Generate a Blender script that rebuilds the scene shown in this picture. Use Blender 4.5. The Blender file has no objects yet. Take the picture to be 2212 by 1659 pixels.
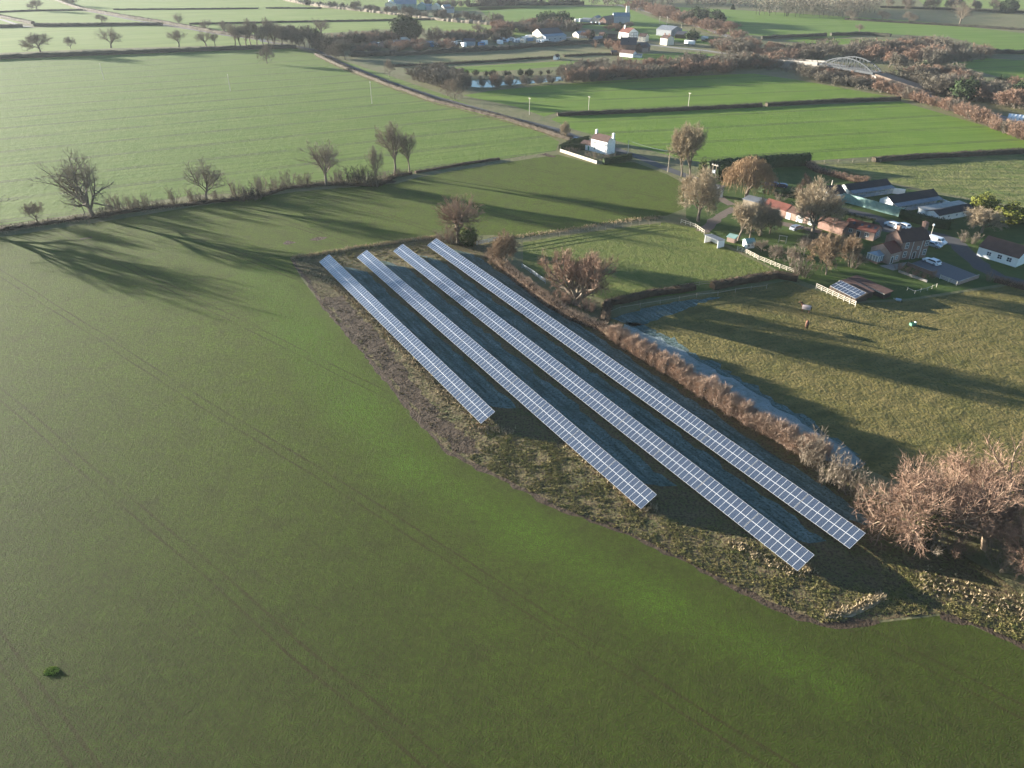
import bpy, bmesh, math, random
from mathutils import Vector, Matrix
from mathutils.geometry import tessellate_polygon
R = math.radians
rnd = random.Random(7)
SC = bpy.context.scene
COL = SC.collection
# ------------------------------------------------------------------ camera
F, PITCH, H = 1608.9, 0.5486, 76.5            # focal length in px of a 2212 px wide view, pitch below horizontal, height
cam = bpy.data.objects.new('camera', bpy.data.cameras.new('camera'))
COL.objects.link(cam)
cam.location = (0, 0, H)
cam.rotation_euler = (math.pi/2 - PITCH, 0, 0)
cam.data.sensor_width = 36.0
cam.data.lens = 36.0*F/2212.0
cam.data.clip_start = 0.5
cam.data.clip_end = 20000
SC.camera = cam
SC.render.resolution_x, SC.render.resolution_y = 1024, 768
# ------------------------------------------------------------------ world, sun, exposure
SUN_AZ, SUN_EL = R(-62.5), R(7.0)             # azimuth from +Y, clockwise
w = bpy.data.worlds.new('World'); SC.world = w; w.use_nodes = True
nt = w.node_tree
sky = nt.nodes.new('ShaderNodeTexSky'); sky.sky_type = 'NISHITA'; sky.sun_disc = False
sky.sun_elevation = SUN_EL; sky.sun_rotation = SUN_AZ
sky.altitude = 50; sky.air_density = 1.0; sky.dust_density = 0.3; sky.ozone_density = 3.0
bg = nt.nodes['Background']; bg.inputs[1].default_value = 0.06
nt.links.new(sky.outputs[0], bg.inputs[0])
sun = bpy.data.objects.new('sun', bpy.data.lights.new('sun', 'SUN'))
COL.objects.link(sun)
sun.data.energy = 5.0; sun.data.angle = R(0.5); sun.data.color = (1.0, 0.93, 0.81)
sd = Vector((math.sin(SUN_AZ)*math.cos(SUN_EL), math.cos(SUN_AZ)*math.cos(SUN_EL), math.sin(SUN_EL)))
sun.rotation_euler = sd.to_track_quat('Z', 'Y').to_euler()
SC.view_settings.view_transform = 'Standard'; SC.view_settings.look = 'None'
SC.view_settings.exposure = 2.6; SC.view_settings.gamma = 1.0
HAZE = 0.00005

# ------------------------------------------------------------------ pixels of the photograph -> points on the ground
VW = {'a':(0,0,3.456),'b':(600,0,3.456),'c':(1200,0,3.456),'d':(1800,0,3.16),'e':(0,280,3.456),'f':(600,280,3.456),
      'g':(1300,280,4.424),'h':(1700,360,4.916),'i':(2050,400,4.88),'j':(680,560,3.318),'k':(1200,540,3.16),
      'l':(1100,900,3.318),'m':(1650,1050,2.602),'n':(1500,650,2.212),'p':(1200,30,7.9),'q':(1440,30,7.9),
      'r':(900,0,7.9),'s':(1900,120,7.373),'t':(2280,440,5.53),'u':(2080,540,8.296)}
CP, SP = math.cos(PITCH), math.sin(PITCH)
def V2(v, x, y):
    if v == 'D': return x, y
    ox, oy, s = VW[v]
    return (ox+x/s)*.8848, (oy+y/s)*.8848
def G(v, x, y, z=0.0):
    X, Y = V2(v, x, y)
    u = (X-1106)/F; t = -(Y-829.5)/F
    d = Vector((u, CP+t*SP, -SP+t*CP))
    s = (H-z)/-d.z
    return Vector((d.x*s, d.y*s, z))
def HT(v, x, y, yt):
    """height over ground point (x,y) whose top shows at image row yt"""
    b = G(v, x, y); Y = V2(v, x, yt)[1]
    t = -(Y-829.5)/F
    # solve (z-H) from row: up/yc = t
    # yc = y CP - zz SP ; up = y SP + zz CP ; up = t*yc
    zz = (t*b.y*CP - b.y*SP)/(CP+t*SP)
    return zz+H
def PL(v, pts): return [G(v, x, y) for x, y in pts]
def D(*pts): return [G('D', x, y) for x, y in pts]

# ------------------------------------------------------------------ objects and tags
def tag(o, label=None, cat=None, group=None, kind=None):
    if label: o['label'] = label
    if cat: o['category'] = cat
    if group: o['group'] = group
    if kind: o['kind'] = kind
    return o
def empty(name, loc=(0,0,0), rz=0.0, label=None, cat=None, group=None):
    o = bpy.data.objects.new(name, None); COL.objects.link(o)
    o.location = loc; o.rotation_euler = (0,0,rz); o.empty_display_size = .5
    return tag(o, label, cat, group)
class MB:
    def __init__(s): s.v=[]; s.f=[]; s.m=[]
    def face(s, pts, m=0):
        n=len(s.v); s.v += [tuple(p) for p in pts]; s.f.append(tuple(range(n,n+len(pts)))); s.m.append(m)
    def add(s, vs, fs, m=0):
        n=len(s.v); s.v += [tuple(p) for p in vs]
        for f in fs: s.f.append(tuple(i+n for i in f)); s.m.append(m)
    def box(s, x0,y0,z0,x1,y1,z1, m=0):
        s.add([(x0,y0,z0),(x1,y0,z0),(x1,y1,z0),(x0,y1,z0),(x0,y0,z1),(x1,y0,z1),(x1,y1,z1),(x0,y1,z1)],
              [(0,3,2,1),(4,5,6,7),(0,1,5,4),(1,2,6,5),(2,3,7,6),(3,0,4,7)], m)
    def bar(s, a, b, w, h=None, m=0):
        """box bar from a to b, width w (horizontal), height h"""
        a=Vector(a); b=Vector(b); h=h or w; d=(b-a).normalized()
        up=Vector((0,0,1)) if abs(d.z)<.95 else Vector((0,1,0))
        x=d.cross(up).normalized()*(w/2); y=x.cross(d).normalized()*(h/2)
        s.add([a-x-y,a+x-y,a+x+y,a-x+y,b-x-y,b+x-y,b+x+y,b-x+y],
              [(0,3,2,1),(4,5,6,7),(0,1,5,4),(1,2,6,5),(2,3,7,6),(3,0,4,7)], m)
    def tube(s, pts, rads, n=6, m=0):
        rings=[]; 
        for i,p in enumerate(pts):
            p=Vector(p); a=Vector(pts[max(i-1,0)]); b=Vector(pts[min(i+1,len(pts)-1)]); d=(b-a).normalized()
            up=Vector((0,0,1)) if abs(d.z)<.9 else Vector((1,0,0))
            x=d.cross(up).normalized(); y=x.cross(d)
            rings.append([p+(x*math.cos(2*math.pi*k/n)+y*math.sin(2*math.pi*k/n))*rads[i] for k in range(n)])
        n0=len(s.v)
        for r in rings: s.v += [tuple(q) for q in r]
        for i in range(len(pts)-1):
            for k in range(n):
                a=n0+i*n+k; b=n0+i*n+(k+1)%n
                s.f.append((a,b,b+n,a+n)); s.m.append(m)
        s.f.append(tuple(n0+(len(pts)-1)*n+k for k in range(n))); s.m.append(m)
    def mesh(s, name, mats, smooth=False):
        me=bpy.data.meshes.new(name); me.from_pydata(s.v,[],s.f)
        for q in (mats if isinstance(mats,(list,tuple)) else [mats]): me.materials.append(q)
        me.polygons.foreach_set('material_index', s.m)
        if smooth: me.polygons.foreach_set('use_smooth',[True]*len(s.f))
        me.update(); return me
    def build(s, name, mats, parent=None, loc=None, smooth=False):
        o=bpy.data.objects.new(name, s.mesh(name,mats,smooth)); COL.objects.link(o)
        if parent: o.parent=parent
        if loc is not None: o.location=loc
        return o
def copy_tree(o, parent=None):
    c=o.copy(); COL.objects.link(c)
    if parent: c.parent=parent
    for ch in [x for x in KIDS.get(o.name, [])]: copy_tree(ch, c)
    return c
KIDS = {}
def kid(parent, o): KIDS.setdefault(parent.name, []).append(o); return o

# ------------------------------------------------------------------ materials
def newmat(name):
    m=bpy.data.materials.new(name); m.use_nodes=True
    return m, m.node_tree, m.node_tree.nodes['Principled BSDF']
class N:
    def __init__(s, t): s.t=t
    def new(s, ty, **kw):
        n=s.t.nodes.new(ty)
        for k,v in kw.items(): setattr(n,k,v)
        return n
    def link(s, a, b): s.t.links.new(a,b)
    def noise(s, vec, scale, detail=3, rough=.55):
        n=s.new('ShaderNodeTexNoise'); n.inputs['Scale'].default_value=scale; n.inputs['Detail'].default_value=detail
        n.inputs['Roughness'].default_value=rough; s.link(vec, n.inputs['Vector']); return n.outputs['Fac']
    def ramp(s, fac, a, b, lo=0.0, hi=1.0):
        n=s.new('ShaderNodeMapRange'); n.clamp=True
        for k,v in ((1,a),(2,b),(3,lo),(4,hi)): n.inputs[k].default_value=v
        s.link(fac, n.inputs[0]); return n.outputs[0]
    def mix(s, fac, a, b, mode='MIX'):
        n=s.new('ShaderNodeMix', data_type='RGBA', blend_type=mode)
        for sock,val in ((n.inputs[0],fac),(n.inputs[6],a),(n.inputs[7],b)):
            if hasattr(val,'is_linked') or hasattr(val,'links'): s.link(val,sock)
            elif isinstance(val,(int,float)): sock.default_value=val
            else: sock.default_value=(*val,1)
        return n.outputs[2]
    def math(s, op, a, b=None, c=None):
        n=s.new('ShaderNodeMath', operation=op)
        for i,val in enumerate((a,b,c)):
            if val is None: continue
            if isinstance(val,(int,float)): n.inputs[i].default_value=val
            else: s.link(val,n.inputs[i])
        return n.outputs[0]
    def pos(s, obj=False):
        if obj: return s.new('ShaderNodeTexCoord').outputs['Object']
        return s.new('ShaderNodeNewGeometry').outputs['Position']
    def mapping(s, vec, rot=0, scale=(1,1,1), loc=(0,0,0)):
        n=s.new('ShaderNodeMapping'); n.inputs['Rotation'].default_value=(0,0,rot); n.inputs['Scale'].default_value=scale
        n.inputs['Location'].default_value=loc; s.link(vec,n.inputs['Vector']); return n.outputs[0]
    def bump(s, hsock, strength, dist, bsdf):
        n=s.new('ShaderNodeBump'); n.inputs['Strength'].default_value=strength; n.inputs['Distance'].default_value=dist
        s.link(hsock,n.inputs['Height']); s.link(n.outputs[0],bsdf.inputs['Normal'])
def surf(name, col, col2=None, scale=2.0, rough=.85, bump=0.0, bscale=None, spec=.3, obj=True, metal=0.0, sharp=False):
    """one-colour surface broken up by a second colour"""
    m,t,b=newmat(name); n=N(t); p=n.pos(obj)
    col2=col2 or tuple(c*.78 for c in col)
    f=n.noise(p,scale,5,.6); f=n.ramp(f,.4 if sharp else .3,.6 if sharp else .7)
    n.link(n.mix(f,col,col2),b.inputs['Base Color'])
    b.inputs['Roughness'].default_value=rough; b.inputs['Specular IOR Level'].default_value=spec; b.inputs['Metallic'].default_value=metal
    if bump: n.bump(n.noise(p,bscale or scale*4,3),bump,.05,b)
    return m
def grassy(name, cA, cB, cC, soil, big=.018, patch=.22, fine=2.2, soilamt=(.62,.72), tram=None, streak=None, bump=.8, bdist=.12,
           clump=None, sheen=.0, rough=.85, spec=.12, contrast=1.0, strips=(), fade=None, coarse=1.6, grain=0):
    """crop or pasture: three greens in drifts, bare soil between the plants, drill streaks and tramlines"""
    m,t,b=newmat(name); n=N(t); p=n.pos()
    f1=n.ramp(n.noise(p,big,4,.55),.38,.62); f2=n.ramp(n.noise(p,patch,5,.62),.35,.65)
    c=n.mix(f1,cA,cB); c=n.mix(f2,c,cC)
    if grain:     # thick and thin tufts of the crop, and brown where it has not taken
        c=n.mix(n.ramp(n.noise(p,.22,6,.68),.46,.66,0,.5),c,(.062,.056,.024))
        c=n.mix(n.ramp(n.noise(p,1.3,7,.78),.42,.60,.55,0),c,(.024,.030,.009))
        c=n.mix(n.ramp(n.noise(p,2.4,6,.8),.52,.66,0,.55),c,(.120,.165,.030))
    if fade:      # darkens the crop colour towards the near end of the field, in uneven patches
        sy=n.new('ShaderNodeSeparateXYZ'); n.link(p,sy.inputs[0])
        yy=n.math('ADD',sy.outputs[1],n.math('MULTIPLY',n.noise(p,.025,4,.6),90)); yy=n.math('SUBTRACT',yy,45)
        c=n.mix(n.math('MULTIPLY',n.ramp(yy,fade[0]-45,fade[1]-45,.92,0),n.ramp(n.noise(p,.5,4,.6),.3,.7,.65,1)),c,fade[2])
    for (ax,ay),(bx,by),wd_ in strips:
        a_=G('D',ax,ay); b_=G('D',bx,by); d_=b_-a_; L_=d_.length; d_.normalize()
        def vm(op,u,v):
            q=n.new('ShaderNodeVectorMath',operation=op)
            for k_,val in ((0,u),(1,v)):
                if isinstance(val,(tuple,Vector)): q.inputs[k_].default_value=tuple(val)
                else: n.link(val,q.inputs[k_])
            return q
        rel=vm('SUBTRACT',p,a_).outputs[0]; t_=vm('DOT_PRODUCT',rel,d_).outputs['Value']
        cl=n.new('ShaderNodeClamp'); n.link(t_,cl.inputs[0]); cl.inputs[2].default_value=L_
        sc=n.new('ShaderNodeVectorMath',operation='SCALE'); sc.inputs[0].default_value=tuple(d_); n.link(cl.outputs[0],sc.inputs['Scale'])
        ds=vm('LENGTH',vm('SUBTRACT',rel,sc.outputs[0]).outputs[0],(0,0,0)).outputs['Value']
        ds=n.math('ADD',ds,n.math('MULTIPLY',n.noise(p,.35,4,.6),3.4))
        c=n.mix(n.math('MULTIPLY',n.ramp(ds,wd_-1,wd_+6,.7,0),n.ramp(n.noise(p,.9,6,.72),.40,.6,.2,1)),c,(.078,.158,.012))
    f3=n.noise(p,fine,4,.65)
    f3r=n.ramp(f3,soilamt[0]-.2,soilamt[1])
    if streak:
        ang,ln,wd,amt=streak
        q=n.mapping(n.mapping(p,ang),0,(1/ln,1/wd,1))
        s=n.ramp(n.noise(q,1.0,4,.6),.35,.68)
        c=n.mix(n.math('MULTIPLY',s,amt),c,tuple(x*.55 for x in cB))
    c=n.mix(n.math('MULTIPLY',n.ramp(f3,soilamt[0],soilamt[1]),contrast),c,soil)
    if tram:
        ang,space,off,wdt,amt=tram
        q=n.mapping(p,ang); sx=n.new('ShaderNodeSeparateXYZ'); n.link(q,sx.inputs[0])
        y=n.math('ADD',sx.outputs[1],off); y=n.math('ADD',y,n.math('MULTIPLY',n.noise(p,.02,2),3.0))
        y=n.math('MULTIPLY',n.math('FRACT',n.math('DIVIDE',y,space)),space)
        l1=n.math('LESS_THAN',y,wdt)
        l2=n.math('MULTIPLY',n.math('GREATER_THAN',y,1.9),n.math('LESS_THAN',y,1.9+wdt))
        l=n.math('ADD',l1,l2); l=n.math('MULTIPLY',l,n.math('MULTIPLY',n.ramp(n.noise(p,.06,3),.3,.6,.2,amt),n.ramp(n.noise(p,1.4,4,.7),.3,.6,.25,1)))
        c=n.mix(l,c,tuple(x*.8 for x in soil))
    n.link(c,b.inputs['Base Color'])
    b.inputs['Roughness'].default_value=rough; b.inputs['Specular IOR Level'].default_value=spec
    if sheen:
        b.inputs['Sheen Weight'].default_value=sheen; b.inputs['Sheen Roughness'].default_value=.6
        b.inputs['Sheen Tint'].default_value=(.8,1,.5,1)
    h=n.math('ADD',f3,n.math('MULTIPLY',n.noise(p,fine*.28,3,.6),coarse))
    if clump: h=n.math('ADD',h,n.math('MULTIPLY',n.noise(p,clump[0],3,.6),clump[1]))
    n.bump(h,bump,bdist,b)
    return m

JR=random.Random(99)
GA,GB,GC=(.100,.150,.030),(.078,.125,.028),(.125,.165,.040)
TD=math.atan2(*(G('e',0,830)-G('e',2200,560)).yx)    # tramlines of the big field run along its lower hedge
M={}
M['base']=grassy('verge_grass',(.13,.13,.055),(.10,.12,.045),(.16,.14,.075),(.09,.07,.045),patch=.15,fine=1.3,soilamt=(.55,.7),bump=.8,bdist=.25)
TN=math.atan2(*(G('D',850,1610)-G('D',0,872)).yx)
M['near']=grassy('young_crop',(.100,.162,.015),(.112,.176,.014),(.102,.136,.022),(.048,.038,.016),big=.030,patch=.3,fine=5.0,
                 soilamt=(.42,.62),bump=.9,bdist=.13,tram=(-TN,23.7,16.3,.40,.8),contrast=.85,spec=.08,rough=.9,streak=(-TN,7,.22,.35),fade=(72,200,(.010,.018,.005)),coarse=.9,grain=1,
                 strips=[((560,590),(650,720),5),((650,720),(770,880),5),((770,880),(880,1010),3.5),((880,1010),(1130,1150),2.2),((1130,1150),(1420,1300),1.8),((1420,1300),(1800,1480),1.2)])
M['big']=grassy('far_crop',(.118,.175,.026),(.100,.160,.022),(.138,.185,.036),(.085,.09,.04),big=.01,patch=.08,fine=1.4,soilamt=(.56,.7),
                tram=(-TD,24,3,.9,1.6),streak=(-TD,60,2.2,.55),bump=.6,bdist=.2,contrast=.6)
TD3=math.atan2(*(G('D',1210,248)-G('D',1940,214)).yx)
M['f3']=grassy('bright_crop',(.115,.19,.018),(.098,.168,.016),(.135,.20,.026),(.07,.08,.03),big=.012,patch=.07,fine=1.5,soilamt=(.58,.7),
                tram=(-TD3,24,8,.8,1.6),streak=(-TD3,50,3,.4),bump=.6,bdist=.2,contrast=.6)
M['far']=grassy('distant_crop',(.16,.22,.04),(.14,.20,.035),(.185,.23,.055),(.11,.11,.06),big=.006,patch=.03,fine=.8,soilamt=(.6,.75),
                streak=(-TD,120,8,.5),bump=.3,bdist=.2,contrast=.5)
M['fargreen']=grassy('distant_green_crop',(.11,.185,.022),(.10,.175,.022),(.135,.195,.035),(.08,.09,.04),big=.007,patch=.03,fine=.8,
                soilamt=(.6,.75),streak=(R(-8),120,8,.5),bump=.3,bdist=.2,contrast=.5)
M['meadow']=grassy('rough_meadow',(.15,.145,.06),(.11,.14,.045),(.18,.16,.08),(.10,.09,.05),big=.02,patch=.07,fine=1.0,bump=.6,bdist=.25)
M['rows']=grassy('ridged_pasture',(.15,.16,.045),(.10,.14,.03),(.20,.18,.07),(.09,.09,.045),big=.02,patch=.15,fine=1.2,
                streak=(R(3),16,2.6,.9),bump=.9,bdist=.35)
M['paddock']=grassy('grazed_paddock',(.095,.120,.024),(.072,.100,.020),(.120,.130,.034),(.085,.072,.032),big=.05,patch=.35,fine=2.0,
                soilamt=(.55,.7),bump=.9,bdist=.25)
M['pasture']=grassy('tussocky_pasture',(.155,.125,.037),(.094,.090,.024),(.19,.145,.052),(.060,.068,.024),big=.045,patch=.16,fine=1.6,
                soilamt=(.50,.66),streak=(R(-20),9,2.5,.6),bump=1.0,bdist=.3)
M['lawn']=grassy('garden_lawn',(.045,.080,.016),(.036,.062,.014),(.065,.092,.022),(.06,.05,.03),big=.08,patch=.3,fine=2.5,bump=.5,bdist=.1)
M['rough']=grassy('rough_verge',(.120,.108,.037),(.080,.092,.028),(.14,.105,.055),(.068,.042,.028),big=.12,patch=.5,fine=2.3,
                soilamt=(.48,.62),bump=1.0,bdist=.5,clump=(1.0,1.0))
M['frost']=grassy('frosty_grass',(.12,.17,.155),(.07,.11,.085),(.17,.23,.22),(.035,.05,.03),big=.1,patch=.4,fine=2.2,soilamt=(.48,.66),bump=.8,bdist=.2,
                streak=(R(58.9),9,.8,.9))
M['frostlane']=grassy('frosted_strip',(.20,.235,.225),(.13,.165,.14),(.26,.30,.29),(.08,.11,.09),big=.1,patch=.6,fine=2.5,soilamt=(.55,.7),bump=.8,bdist=.2)
M['soil']=grassy('ditch_earth',(.060,.040,.026),(.045,.031,.021),(.088,.062,.040),(.03,.022,.018),big=.2,patch=.8,fine=2.5,soilamt=(.5,.62),bump=1.0,bdist=.5)
M['dead']=grassy('dead_grass',(.40,.29,.17),(.30,.21,.12),(.46,.36,.24),(.16,.11,.06),big=.1,patch=.6,fine=2.4,bump=1.0,bdist=.4)
M['asphalt']=surf('asphalt',(.055,.055,.06),(.075,.072,.07),1.5,.9)
M['gravel']=surf('gravel',(.16,.15,.15),(.11,.105,.11),3,.95,bump=.5)
M['track']=surf('dirt_track',(.17,.13,.10),(.12,.09,.07),1.2,.95)
M['concrete']=surf('pale_concrete',(.24,.22,.195),(.19,.175,.155),1.0,.9)

# ------------------------------------------------------------------ ground and fields
def sheet(name, pts, mat, z, kind='structure', label=None, jit=0):
    if jit:
        pts=resample(list(pts)+[pts[0]],1.6)[:-1]; pts=[q+Vector((JR.uniform(-jit,jit),JR.uniform(-jit,jit),0)) for q in pts]
    mb=MB(); P=[Vector((p[0],p[1],z)) for p in pts]
    tr=tessellate_polygon([P]); 
    fs=[]
    for a,b,c in tr:
        nrm=(P[b]-P[a]).cross(P[c]-P[a])
        fs.append((a,b,c) if nrm.z>0 else (a,c,b))
    mb.add(P,fs); o=mb.build(name,M[mat] if isinstance(mat,str) else mat)
    return tag(o,label,None,None,kind)
def strip_pts(path, wid, jit=0.0, step=3.0):
    """left and right outlines of a band along a path"""
    pts=resample(path,step); L=[];Rr=[]
    for i,p in enumerate(pts):
        d=(pts[min(i+1,len(pts)-1)]-pts[max(i-1,0)]).normalized(); n=Vector((-d.y,d.x,0))
        wl=wid*(.5+rnd.uniform(-jit,jit)); wr=wid*(.5+rnd.uniform(-jit,jit))
        L.append(p+n*wl); Rr.append(p-n*wr)
    return L,Rr
def resample(path, step):
    out=[path[0].copy()]
    for a,b in zip(path,path[1:]):
        k=max(1,int(round((b-a).length/step)))
        for i in range(1,k+1): out.append(a.lerp(b,i/k))
    return out
def band(name, path, wid, mat, z, jit=0.0, kind='structure', step=3.0, label=None):
    L,Rr=strip_pts(path,wid,jit,step); mb=MB()
    for i in range(len(L)-1):
        mb.face([(Rr[i].x,Rr[i].y,z),(Rr[i+1].x,Rr[i+1].y,z),(L[i+1].x,L[i+1].y,z),(L[i].x,L[i].y,z)])
    o=mb.build(name,M[mat]); return tag(o,label,None,None,kind)
g=MB(); S=4000
g.face([(-S,-S,0),(S,-S,0),(S,S,0),(-S,S,0)])
tag(g.build('ground',M['base']),kind='structure')
def field(pts, mat, z=.006, name='field'): return sheet(name, pts, mat, z)
X=lambda a,b,t: a.lerp(b,t)
# far fields
field(D((615,-3),(1100,-3),(1420,-3),(1400,6),(1200,14),(1010,24),(760,12)),'far')
field(D((122,-4),(610,-2),(800,21),(1097,51),(1075,72),(860,62),(690,72),(600,86),(480,68),(350,46),(170,17)),'far')
field(D((-500,22),(-10,28),(75,47),(0,52),(-500,50)),'far')
field(D((-400,-30),(118,-2),(168,20),(0,24),(-400,22)),'far')
field(D((-10,29),(0,26),(170,23),(345,48),(75,49)),'far')
field(D((-700,72),(0,61),(340,55),(480,74),(590,93),(540,97),(256,104),(0,114),(-700,145)),'far')
field(D((-900,185),(0,123),(256,113.5),(558,103.5),(633,103),(676,116),(760,137),(860,170),(980,212),(1097,260),(1150,276),(1208,306),(1200,326),(1000,358),(870,374),
        (700,392),(640,398),(520,418),(420,421),(202,457),(0,487),(-900,640)),'big',.010)
field(D((1030,16),(1340,13),(1500,72),(1590,92),(1560,98),(1400,86),(1360,70),(1170,52),(1062,44)),'fargreen')
field(D((1062,54),(1160,68),(1140,80),(1060,78)),'far')
field(D((1400,12),(1600,22),(1980,45),(2212,72),(2500,95),(2500,150),(2212,120),(2050,80),(1880,72),(1780,88),(1660,78),(1530,70)),'fargreen')
field(D((1980,-3),(2500,-3),(2500,28),(2212,20),(2000,14)),'far')
field(D((1690,88),(1760,82),(1920,86),(1900,97),(1760,96)),'f3')
field(D((2050,138),(2130,126),(2212,130),(2500,150),(2500,215),(2212,180)),'f3')
field(D((850,125),(1020,117),(1210,110),(1330,106),(1330,117),(1200,124),(1040,139),(930,143)),'meadow')
field(D((905,150),(1020,143),(1200,133),(1260,130),(1250,140),(1100,152),(960,160)),'f3')
field(D((1340,118),(1500,113),(1560,118),(1480,128),(1350,130)),'f3')
# middle fields right of the lane
field(D((1000,206),(1062,196),(1215,181),(1446,166),(1628,159),(1718,172),(1928,210),(1640,226),(1203,243),(1175,252),(1120,232)),'f3',.010)
field(D((1190,258),(1205,252),(1640,232),(1945,219),(2212,297),(2500,375),(2500,315),(2212,322),(1890,338),(1770,346),(1530,352),(1480,345),(1360,312),(1240,280)),'f3',.010)
field(D((1790,356),(1885,350),(2212,334),(2600,322),(2600,520),(2212,448),(2160,440),(1960,402),(1830,372)),'rows',.010)
# the near field with the solar plot notched into it
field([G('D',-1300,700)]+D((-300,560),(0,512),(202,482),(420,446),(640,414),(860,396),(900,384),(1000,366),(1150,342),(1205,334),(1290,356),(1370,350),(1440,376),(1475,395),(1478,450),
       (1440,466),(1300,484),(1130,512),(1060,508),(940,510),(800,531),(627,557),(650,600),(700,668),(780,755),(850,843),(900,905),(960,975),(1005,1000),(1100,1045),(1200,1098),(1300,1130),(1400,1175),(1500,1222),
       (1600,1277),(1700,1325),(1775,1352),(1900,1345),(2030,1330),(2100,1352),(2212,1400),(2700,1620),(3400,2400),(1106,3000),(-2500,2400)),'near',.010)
field(D((1130,524),(1250,505),(1435,480),(1500,492),(1560,530),(1640,568),(1700,600),(1500,632),(1330,655),(1200,612),(1130,575)),'paddock',.010)
field(D((1312,690),(1400,660),(1500,642),(1700,607),(1850,655),(1960,650),(2212,612),(2700,560),(3100,1200),(2212,1150),(1850,1005),(1600,870),(1450,775)),'pasture',.010)
sheet('rough_grass',D((625,560),(800,533),(940,514),(1060,520),(1120,585),(1200,655),(1300,705),(1600,885),(1850,1025),(1960,1130),(2150,1240),(2212,1290),(2600,1500),(2700,1600),(2212,1393),(2100,1340),
       (2030,1326),(1900,1340),(1775,1350),(1700,1322),(1600,1273),(1500,1218),(1400,1171),(1200,1094),(1005,994),(960,968),(850,838),(780,750),(700,660)),'rough',.008)
for k_,q_ in enumerate((PL('f',[(535,1058),(600,1030),(690,1035),(660,1052),(600,1062)]),PL('f',[(300,1090),(360,1062),(420,1078),(350,1096)]),PL('g',[(92,428),(140,415),(255,452),(225,464),(120,440)]),PL('f',[(1130,545),(1180,535),(1270,560),(1250,580),(1170,582)]),PL('e',[(670,1048),(780,1030),(790,1038),(690,1056)]))):
    sheet('bare_soil',q_,M['soil'],.014,jit=.4)
# earth bank round the solar plot
band('earth_bank',D((630,562),(660,600),(700,662),(780,752),(850,840),(900,903),(960,970),(1005,996),(1100,1042),(1200,1095),(1300,1128),(1400,1172),(1500,1219),(1600,1274),(1700,1322),(1775,1350),(1900,1344)),1.1,'soil',.016,.35,step=1.5)
band('earth_bank',D((2030,1328),(2100,1345),(2212,1393),(2500,1530)),1.3,'soil',.016,.3,step=1.5)
sheet('bare_soil',D((690,640),(738,640),(835,745),(925,870),(1005,945),(1050,980),(1000,985),(945,945),(860,835),(780,742)),M['soil'],.012,jit=.9)
sheet('dead_grass',D((1775,1327),(1830,1322),(1880,1300),(1905,1283),(1912,1292),(1890,1310),(1840,1333),(1780,1336)),M['dead'],.018)
# frost in the shade of the rows and of the hedge
AZ=-0.5425
dv=Vector((math.sin(AZ),math.cos(AZ),0)); nv=Vector((-math.cos(AZ),math.sin(AZ),0))
ROWS=[(97.44,-52.204,8,7),(64.607,-62.004,11,7),(43.339,-72.261,13,7),(42.481,-82.122,13,7)]
def RP(a,b): return dv*a+nv*b
for i,(a,b,n_,m_) in enumerate(ROWS):
    L=(n_+.67)*10.22
    sheet('frosty_grass',[RP(a+6,b-4.2),RP(a+3,b-7),RP(a+2,b-8.9),RP(a+L-11,b-8.9),RP(a+L-6,b-6.5),RP(a+L-3,b-4.2)],M['frost'],.014,jit=.5)
sheet('frosty_grass',PL('n',[(60,300),(170,330),(262,364),(364,420),(454,478),(554,532),(654,586),(754,646),(854,708),(954,770),(1054,834),(1154,896),(1262,960),(1340,1035),(1320,1100),(1100,1015),(900,890),(700,775),(500,665),(300,545),(100,435),(20,380)]),M['frost'],.014,jit=1.1)
sheet('frosty_grass',PL('n',[(70,318),(160,354),(242,386),(342,443),(432,500),(532,554),(632,609),(732,669),(832,731),(932,793),(1032,856),(1132,917),(1240,980),(1318,1050),(1290,1110),(1100,1015),(900,890),(700,775),(500,665),(300,545),(100,435),(20,380)]),M['frostlane'],.016,jit=.6)
sheet('frosty_grass',D((1318,688),(1400,664),(1470,650),(1560,640),(1500,660),(1420,690),(1370,706)),M['frost'],.014,jit=.5)
# ------------------------------------------------------------------ solar tables
M['frame']=surf('aluminium_frame',(.52,.53,.54),(.44,.45,.46),3,.45,spec=.5)
M['steel']=surf('galvanised_steel',(.36,.37,.38),(.26,.27,.28),3,.5,metal=.6)
def cellmat():
    m,t,b=newmat('photovoltaic_cells'); n=N(t); p=n.pos(True); sx=n.new('ShaderNodeSeparateXYZ'); n.link(p,sx.inputs[0])
    def line(s,pitch,wd,off=0.0):
        f=n.math('FRACT',n.math('DIVIDE',n.math('ADD',s,off+50*pitch),pitch)); return n.math('LESS_THAN',f,wd)
    l=n.math('MAXIMUM',line(sx.outputs[0],.1485,.035),line(sx.outputs[1],.1585,.03))
    inf=n.new('ShaderNodeObjectInfo'); 
    c=n.mix(inf.outputs['Random'],(.028,.036,.058),(.032,.036,.052))
    c=n.mix(n.ramp(n.noise(p,6,2),.3,.7),c,(.024,.040,.066))
    c=n.mix(n.math('MULTIPLY',l,.55),c,(.30,.34,.42)); n.link(c,b.inputs['Base Color'])
    b.inputs['Roughness'].default_value=.2; b.inputs['Specular IOR Level'].default_value=.5
    b.inputs['Coat Weight'].default_value=1.0; b.inputs['Coat Roughness'].default_value=.22
    n.bump(n.noise(p,.9,1),.15,.02,b)
    return m
M['cell']=cellmat()
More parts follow.
